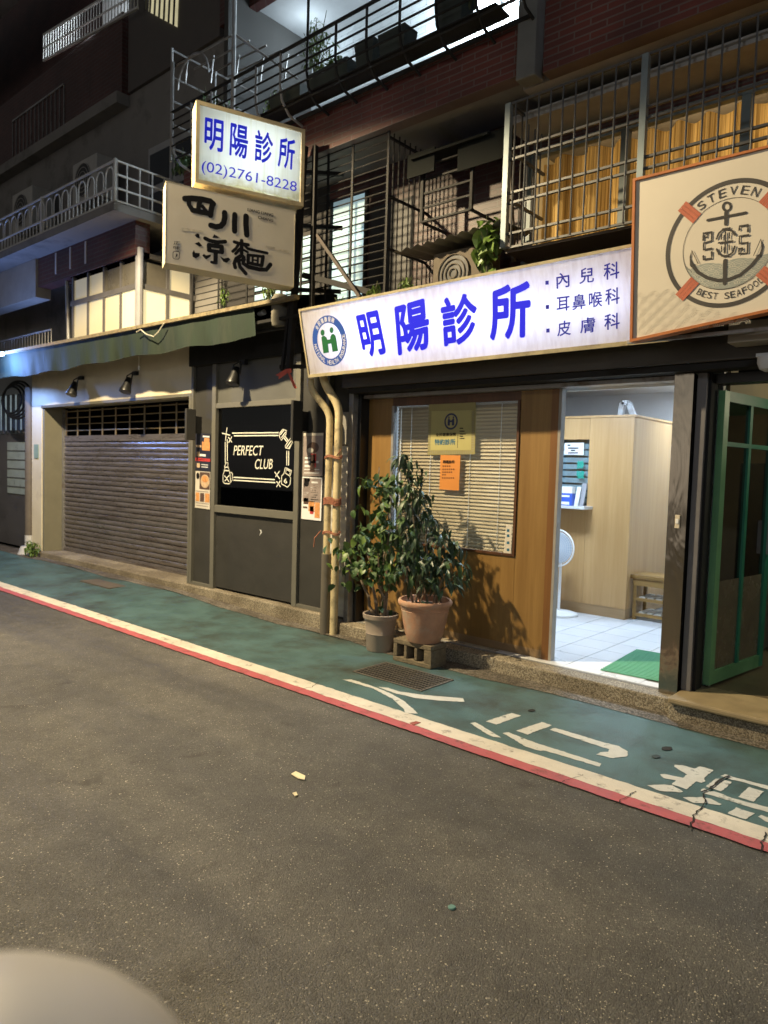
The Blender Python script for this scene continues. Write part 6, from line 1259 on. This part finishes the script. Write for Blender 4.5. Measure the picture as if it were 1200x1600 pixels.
t = thing('old_loudspeaker', 'grimy grey cylinder box at the end of the roof edge', 'speaker', PT(436, 500, y=4.6)); p = PT(437, 510, y=4.58); obj('housing', MB().lathe([(.07, 0), (.085, .05), (.085, .26), (.06, .3)], p, 18), M('grimy_grey', (0.14, 0.13, 0.1), 0.8, var=0.4, scale=12), t, smooth=True); obj('bracket', MB().bar(p + V((0, 0, .28)), p + V((0, .3, .3)), .03, .03), darksteel, t)
t = thing('loose_cable', 'loose white cable looping from the roof edge', 'cable', PT(240, 525, y=4.43)); C_ = [PT(a, b, y=4.42) for a, b in ((213, 519), (220, 515), (228, 522), (240, 526), (248, 518), (256, 505))]; obj('strand', MB().tube(C_, .007, 5), M('cable_white', (0.5, 0.47, 0.38), 0.5), t)
t = thing('hanging_cord', 'short cord with white tip hanging under the awning', 'cord', PT(217, 577, y=4.7)); obj('strand', MB().tube([PT(217, 555, y=4.7), PT(217, 572, y=4.7)], .004, 5), paperw, t); obj('tip', MB().tube([PT(217, 572, y=4.7), PT(217, 578, y=4.7)], .012, 6), paperw, t)

# ================================================================== left building
LY = 5.65
lb = thing('left_building', 'grey plaster apartment block with red tiled bands at left', 'building', (-13, 5.8, 2.9))
obj('wall', MB().box(-26, -7.39, LY, LY + .12, 2.9, 7.05), grayw, lb); obj('lower_wall', MB().box(-26, -11.8, 5.6, 5.649, 0, 3.2), grayw, lb)
obj('balcony_slab', MB().box(-26, -8.28, 4.4, LY, 4.62, 4.72), grayw, lb)
obj('tiled_beam', MB().box(-11.2, -8.4, 4.75, 4.95, 4.2, 4.62), brickd, lb); obj('pale_beam', MB().box(-16, -11.22, 4.72, 4.95, 4.05, 4.618), M('pale_beam', (0.3, 0.28, 0.25), 0.8, var=0.15), lb)
for x in (-10.6, -10.15, -9.7): obj('drip_mark', MB().box(x - .02, x + .02, 4.742, 4.7495, 4.3, 4.6), M('pale_paint', (0.45, 0.43, 0.42), 0.7), lb)
obj('tiled_parapet', MB().box(-26, -10.2, LY - .12, LY + .1, 7.05, 8.2), brickd, lb); obj('cornice', MB().box(-26, -10.2, LY - .2, LY - .005, 6.88, 7.045), grayw, lb); obj('upper_wall', MB().box(-26, -7.4, 6.9, 7.0, 7.05, 14), brickd, lb)
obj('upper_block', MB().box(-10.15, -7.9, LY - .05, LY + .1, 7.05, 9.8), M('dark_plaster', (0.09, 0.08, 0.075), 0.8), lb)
obj('fifth_parapet', MB().box(-26, -7.9, LY - .1, LY + .1, 10.1, 11.5), brickd, lb)
# windows behind the white balcony
for (x0, x1) in ((-9.6, -9.0), (-8.95, -8.4), (-8.35, -7.75)):
    w_ = obj('window', MB().box(x0, x1, LY - .03, LY - .001, 4.75, 6.1), M('alu_grey', (0.32, 0.32, 0.33), 0.5), lb); obj('pane', MB().box(x0 + .05, x1 - .05, LY - .036, LY - .031, 5.55, 6.0), M('dark_pane', (0.02, 0.022, 0.025), 0.15), w_); obj('pane', MB().box(x0 + .05, x1 - .05, LY - .036, LY - .031, 4.8, 5.45), MATS['dark_pane'], w_)
ac_unit(-11.05, -10.3, 5.2, 5.55, 5.5, 6.1, 'pale air conditioner on grey wall nearer the white railing corner', M('ac_pale', (0.4, 0.39, 0.37), 0.6)); ac_unit(-13.3, -12.5, 5.2, 5.55, 5.5, 6.15, 'pale air conditioner farther along the grey wall', MATS['ac_pale'])
wr = thing('white_balcony_railing', 'white painted balcony railing with small arches', 'railing', (-10, 4.4, 4.72)); ry = 4.42; rx0, rx1 = -15.2, -8.29; rz0, rz1 = 4.74, 5.21; arch_h = 4.9
for z in (rz0, arch_h, rz1): obj('rail', MB().bar((rx0, ry, z), (rx1, ry, z), .022, .022), whitemetal, wr)
pieces('baluster', MB().box(-.007, .007, -.007, .007, 0, arch_h - rz0), whitemetal, wr, [(rx0 + .11 * i, ry, rz0) for i in range(63)])
am = MB().tube([(-.09, 0, 0), (-.09, 0, .16)] + [(-.09 * math.cos(math.pi * i / 8), 0, .16 + .1 * math.sin(math.pi * i / 8)) for i in range(1, 8)] + [(.09, 0, .16), (.09, 0, 0)], .009, 5)
pieces('arch', am, whitemetal, wr, [(rx1 - .14 - i * .235, ry, arch_h) for i in range(28)])
for x in (rx1, -10.3, -12.3, -14.3): obj('post', MB().box(x - .016, x + .016, ry - .016, ry + .016, rz0, rz1 + .02), whitemetal, wr)
for z in (rz0, 4.89, 5.05, rz1): obj('side_rail', MB().bar((rx1, ry + .017, z), (rx1, LY - .05, z), .02, .02), whitemetal, wr)
pieces('side_bar', MB().box(-.008, .008, -.008, .008, 0, rz1 - rz0), whitemetal, wr, [(rx1, ry + .15 + i * .17, rz0) for i in range(7)])
# glazed bay with lit panes
by = thing('glazed_bay', 'projecting glazed bay with lit cream panes above the awning', 'bay window', (-9.3, 4.8, 3.2)); BX0, BX1, BY, BZ0, BZ1 = -10.25, -8.42, 4.8, 3.15, 4.2; fdark = M('bay_frame', (0.11, 0.105, 0.105), 0.5)
litp = [EM('lit_cream_%d' % i, c, s, var=.2, scale=2) for i, (c, s) in enumerate((((1, .86, .5), .75), ((.8, .7, .45), .42), ((.75, .66, .45), .3)))]
dimp = M('dim_pane', (0.12, 0.11, 0.09), 0.3, var=.3, scale=3)
xs_ = [BX0 + .06 + i * .445 for i in range(5)]
for i in range(4):
    for (z0, z1, mt_) in ((3.2, 3.8, litp[(2, 1, 1, 0)[i]]), (3.87, 4.15, (litp[2], litp[2], dimp, dimp)[i])): obj('pane', MB().box(xs_[i] + .02, xs_[i + 1] - .02, BY + .02, BY + .03, z0, z1), mt_, by)
for x in xs_: obj('mullion', MB().box(x - .02, x + .02, BY, BY + .05, 3.15, 4.2), fdark, by)
obj('corner_post', MB().tube([(BX1, BY + .02, 3.1), (BX1, BY + .02, 4.3)], .05, 10), M('bay_post', (0.25, 0.25, 0.27), 0.5), by)
obj('transom', MB().box(BX0, BX1 - .05, BY - .004, BY + .055, 3.80, 3.868), fdark, by); obj('head', MB().box(BX0, BX1 + .02, BY - .02, BY + .85, 4.2, 4.26), fdark, by); obj('sill', MB().box(BX0, BX1 - .05, BY - .004, BY + .055, 3.1, 3.198), fdark, by)
for i in range(2):
    y0 = BY + .09 + i * .36
    obj('side_pane', MB().box(BX1 - .02, BX1 - .01, y0, y0 + .31, 3.2, 3.8), litp[0], by); obj('side_pane', MB().box(BX1 - .02, BX1 - .01, y0, y0 + .31, 3.87, 4.15), litp[1] if i else dimp, by); obj('side_mullion', MB().box(BX1 - .03, BX1 + .01, y0 + .312, y0 + .358, 3.15, 4.2), fdark, by)
obj('side_transom', MB().box(BX1 - .034, BX1 + .014, BY + .07, BY + .85, 3.802, 3.868), fdark, by); obj('bay_core', MB().box(BX0 + .08, BX1 - .05, BY + .1, LY, 3.1, 4.19), blackm, by)
t = thing('vent_pipe', 'thin grey vent pipe beside the glazed bay', 'pipe', PT(107, 500, y=4.85)); obj('tube', MB().tube([PT(107, 530, y=4.85), PT(105, 440, y=4.85), PT(106, 420, y=4.85), PT(112, 412, y=4.85)], .03, 10), graymetal, t, smooth=True)
t = thing('low_railing', 'small grey railing at the foot of the left wall', 'railing', (-12.5, 4.7, 3.2)); pa_ = PT(5, 530, y=4.7); pb_ = PT(80, 517, y=4.7)
obj('top_rail', MB().bar((pa_.x - 3, 4.7, 3.5), (pb_.x, 4.7, 3.5), .02, .02), graymetal, t); pieces('bar', MB().tube([(0, 0, 3.22), (0, 0, 3.5)], .007, 5), graymetal, t, [(pb_.x - i * .1, 4.7, 0) for i in range(45)])
# lit upper openings far up
lu = thing('lit_stair_window', 'bright barred window high on the left building', 'window', (-9.5, 5.58, 7.5)); wp_ = [PT(a, b, y=5.58) for a, b in ((232, 18), (276, 42), (279, -30), (236, -45))]
obj('pane', MB().prism(wp_, (0, .012, 0)), EM('lit_pale', (.9, .82, .5), .55, var=.35, scale=5), lu)
for i in range(7): a = wp_[0].lerp(wp_[1], i / 6); b = wp_[3].lerp(wp_[2], i / 6); obj('bar', MB().bar(a + V((0, -.05, 0)), b + V((0, -.05, 0)), .02, .02), black, lu)
lr = thing('lit_high_railing', 'pale lit balcony railing high on the left building', 'railing', PT(70, 95, y=5.6)); a0 = PT(68, 95, y=5.5); a1 = PT(215, 12, y=5.5); 
for i in range(34):
    u = i / 33; p = a0.lerp(a1, u); obj('bar', MB().bar(p, p + V((0, 0, .42)), .012, .012), whitemetal, lr)
obj('rail', MB().bar(a0 + V((0, 0, .2)), a1 + V((0, 0, .2)), .02, .02), whitemetal, lr); obj('rail', MB().bar(a0 + V((0, 0, .42)), a1 + V((0, 0, .42)), .03, .03), whitemetal, lr); obj('rail', MB().bar(a0, a1, .03, .03), whitemetal, lr)
obj('lit_back_wall', MB().box(a0.x - .4, a1.x + .3, 6.75, 6.8, min(a0.z, a1.z) - .6, max(a0.z, a1.z) + 2), whitew, lb)
lmp = thing('high_balcony_lamp', 'white tube lamp on the high left balcony', 'lamp', a0.lerp(a1, .5) + V((0, .9, .9))); q_ = a0.lerp(a1, .45) + V((0, .95, .55)); obj('tube', MB().tube([q_ + V((-.5, 0, 0)), q_ + V((.5, 0, 0))], .02, 8), EM('white_tube', (.85, .95, 1), 6), lmp); light('lamp', 'POINT', q_ + V((0, -.15, 0)), 130, (.85, .95, 1), lmp, shadow_soft_size=.1)
gr = thing('window_grille', 'dark barred opening in the left building\'s tiled band', 'grille', PT(60, 220, y=5.5)); g0 = PT(20, 230, y=5.52); g1 = PT(100, 180, y=5.52)
for i in range(14): p = g0.lerp(g1, i / 13); obj('bar', MB().bar((p.x, 5.52, 7.1), (p.x, 5.52, 7.75), .014, .014), graymetal, gr)
obj('rail', MB().bar((g0.x, 5.52, 7.75), (g1.x, 5.52, 7.75), .03, .03), graymetal, gr)
# entrance at the far left
fd = thing('grey_house_door', 'dark grey steel house door with frosted panes at far left', 'door', (-13.4, 5.3, .05)); dm = M('door_grey', (0.07, 0.068, 0.07), 0.5, var=.2)
obj('leaf_panel', MB().box(-16.5, -11.86, 5.3, 5.36, .05, 2.05), dm, fd); fr_ = M('frosted_glow', (0.3, 0.36, 0.34), 0.35)
for (x0, x1) in ((-13.75, -12.75), (-12.35, -11.9), (-15.2, -14.2)): 
    w_ = obj('frosted_pane', MB().box(x0, x1, 5.285, 5.299, .98, 1.9), fr_, fd)
    for i in range(5): obj('pane_bar', MB().box(x0, x1, 5.275, 5.284, 1.1 + i * .16, 1.115 + i * .16), dm, w_)
obj('transom_window', MB().box(-16.5, -11.86, 5.33, 5.35, 2.12, 2.75), EM('transom_glow', (.6, .75, .8), .3, var=.5), fd); pieces('transom_bar', MB().box(-.025, .025, -.02, .02, 2.06, 2.75), dm, fd, [(-11.95 - i * .22, 5.29, 0) for i in range(18)])
obj('lock', MB().box(-12.55, -12.45, 5.24, 5.29, .75, .95), graymetal, fd); obj('lock', MB().box(-12.25, -12.18, 5.24, 5.29, .8, 1.0), whitemetal, fd)
t = thing('utility_pipe', 'brown utility pipe at the left edge of the shutter shop', 'pipe', (-11.9, 4.95, .05)); obj('tube', MB().tube([(-11.86, 4.9, .05), (-11.86, 4.9, 2.75)], .07, 14), M('pipe_brown', (0.13, 0.11, 0.085), 0.6), t, smooth=True); obj('white_band', MB().tube([(-11.86, 4.9, .2), (-11.86, 4.9, .38)], .073, 14), whitemetal, t, smooth=True); obj('white_foot', MB().lathe([(.14, 0), (.12, .05), (.09, .14)], (-11.88, 4.86, .06), 16), whitemetal, t, smooth=True)
bush('weed', 'small green weed at foot of the utility pipe', (-11.5, 4.78, .2), (.24, .12, .17), 150, leafy, 31, lspec=(.06, .015, .4))
t = thing('cable_coil', 'coil of black cables hanging on the left wall', 'cable', PT(20, 640, y=4.95))
for k in range(4): c = PT(18 + 3 * k, 625, y=4.95); obj('loop', MB().tube([c + V((math.cos(a) * (.4 + .06 * k), 0, math.sin(a) * (.22 + .03 * k))) for a in [q * 6.283 / 24 for q in range(24)]], .018, 6, closed=True), black, t)
# blue led tube over the far-left awning
bt = thing('blue_led_tube', 'glowing blue white led tube at the left end of the awning', 'led tube', PT(0, 555, y=4.3)); b0_ = PT(-14, 556, y=4.3); b1_ = PT(4, 553, y=4.3); obj('tube', MB().tube([b0_, b1_], .03, 8), EM('blue_led', (.35, .5, 1), 25), bt); light('lamp', 'POINT', PT(-8, 566, y=4.22), 105, (.2, .38, 1), bt, shadow_soft_size=.08)

# ================================================================== scooter close to the camera (mirror back at lower left)
ms = thing('motor_scooter', 'blurred light grey scooter cowl close to the camera at lower left', 'scooter', (-.9, .25, 0)); shell = M('scooter_grey', (0.42, 0.41, 0.41), 0.4, var=.06)
mc = CAMP + ray(-75, 1912).normalized() * .47
mb = MB()
def dome(u, v):
    a = 2 * math.pi * u; b = math.pi * v; return mc + (_X * 0 + RC @ V((1, 0, 0))) * (math.cos(a) * math.sin(b) * .118) + V((-.66, .75, 0)) * (math.sin(a) * math.sin(b) * .1) * -1 + V((0, 0, math.cos(b) * .1))
mb.grid(dome, 32, 16); obj('headlight_cowl', mb, shell, ms, smooth=True)
hb = mc + V((.0, -.02, -.11)); obj('handlebar', MB().tube([hb + V((.14, .03, -.02)), hb, hb + V((-.25, -.08, .03)), hb + V((-.5, -.16, -.02))], .018, 10), black, ms, smooth=True)
cc = hb + V((-.2, -.06, -.1)); obj('front_cowl', MB().lathe([(.02, .14), (.12, .1), (.16, 0), (.15, -.2), (.12, -.42)], cc, 24), shell, ms, smooth=True)
obj('floor_board', MB().box(cc.x - .14, cc.x + .14, cc.y - .75, cc.y - .05, .28, .33), black, ms, bevel=.02); obj('seat', MB().box(cc.x - .14, cc.x + .14, cc.y - 1.25, cc.y - .55, .66, .76), black, ms, bevel=.04); obj('rear_body', MB().box(cc.x - .15, cc.x + .15, cc.y - 1.25, cc.y - .7, .34, .65), shell, ms, bevel=.05)
for yy in (.12, -1.05):
    wc = V((cc.x, cc.y + yy, .22)); w_ = obj('wheel', MB().tube([wc + V((0, math.cos(a) * .17, math.sin(a) * .17)) for a in [q * 6.283 / 28 for q in range(28)]], .05, 10, closed=True), blackm, ms, smooth=True); obj('rim', MB().lathe([(.12, -.02), (.12, .02)], wc, 20, ax=(1, 0, 0)), graymetal, w_)

# ================================================================== street lamps (they light the street; both stand outside the picture)
def street_lamp(p, watts, label, col, foot, aimp, cone):
    r = thing('street_lamp', label, 'street lamp', foot, 'street lamps on the far side of the road'); f = V(foot)
    obj('pole', MB().tube([f, f + V((0, 0, p.z - f.z - .3)), V((f.x, f.y, p.z)) + V((0, .15, .12)), p + V((0, -.25, .16))], [.08, .06, .05, .04], 12), graymetal, r, smooth=True)
    hd = obj('lamp_head', MB().hexa([p + V((-.12, -.3, .12)), p + V((.12, -.3, .12)), p + V((.12, .3, .12)), p + V((-.12, .3, .12)), p + V((-.09, -.25, .2)), p + V((.09, -.25, .2)), p + V((.09, .25, .2)), p + V((-.09, .25, .2))]), graymetal, r)
    obj('diffuser', MB().box(p.x - .1, p.x + .1, p.y - .2, p.y + .2, p.z + .09, p.z + .119), EM('street_lamp_glow', (1, .8, .5), 12), hd)
    l = light('lamp', 'SPOT', p, watts, col, r, spot_size=math.radians(cone), spot_blend=.14, shadow_soft_size=.09); aim(l, V(aimp) - p)
street_lamp(LAMP_POS, LAMP_W, 'grey street lamp left of the camera across the road', (1, .8, .49), (LAMP_POS.x, -1.6, 0), (LAMP_POS.x + .2, LAMP_POS.y + .1, 0), 143)
street_lamp(LAMP2_POS, LAMP2_W, 'grey street lamp to the right behind the camera', (.86, .92, 1.0), (LAMP2_POS.x, -5.2, 0), (1.2, .8, 0), 150)
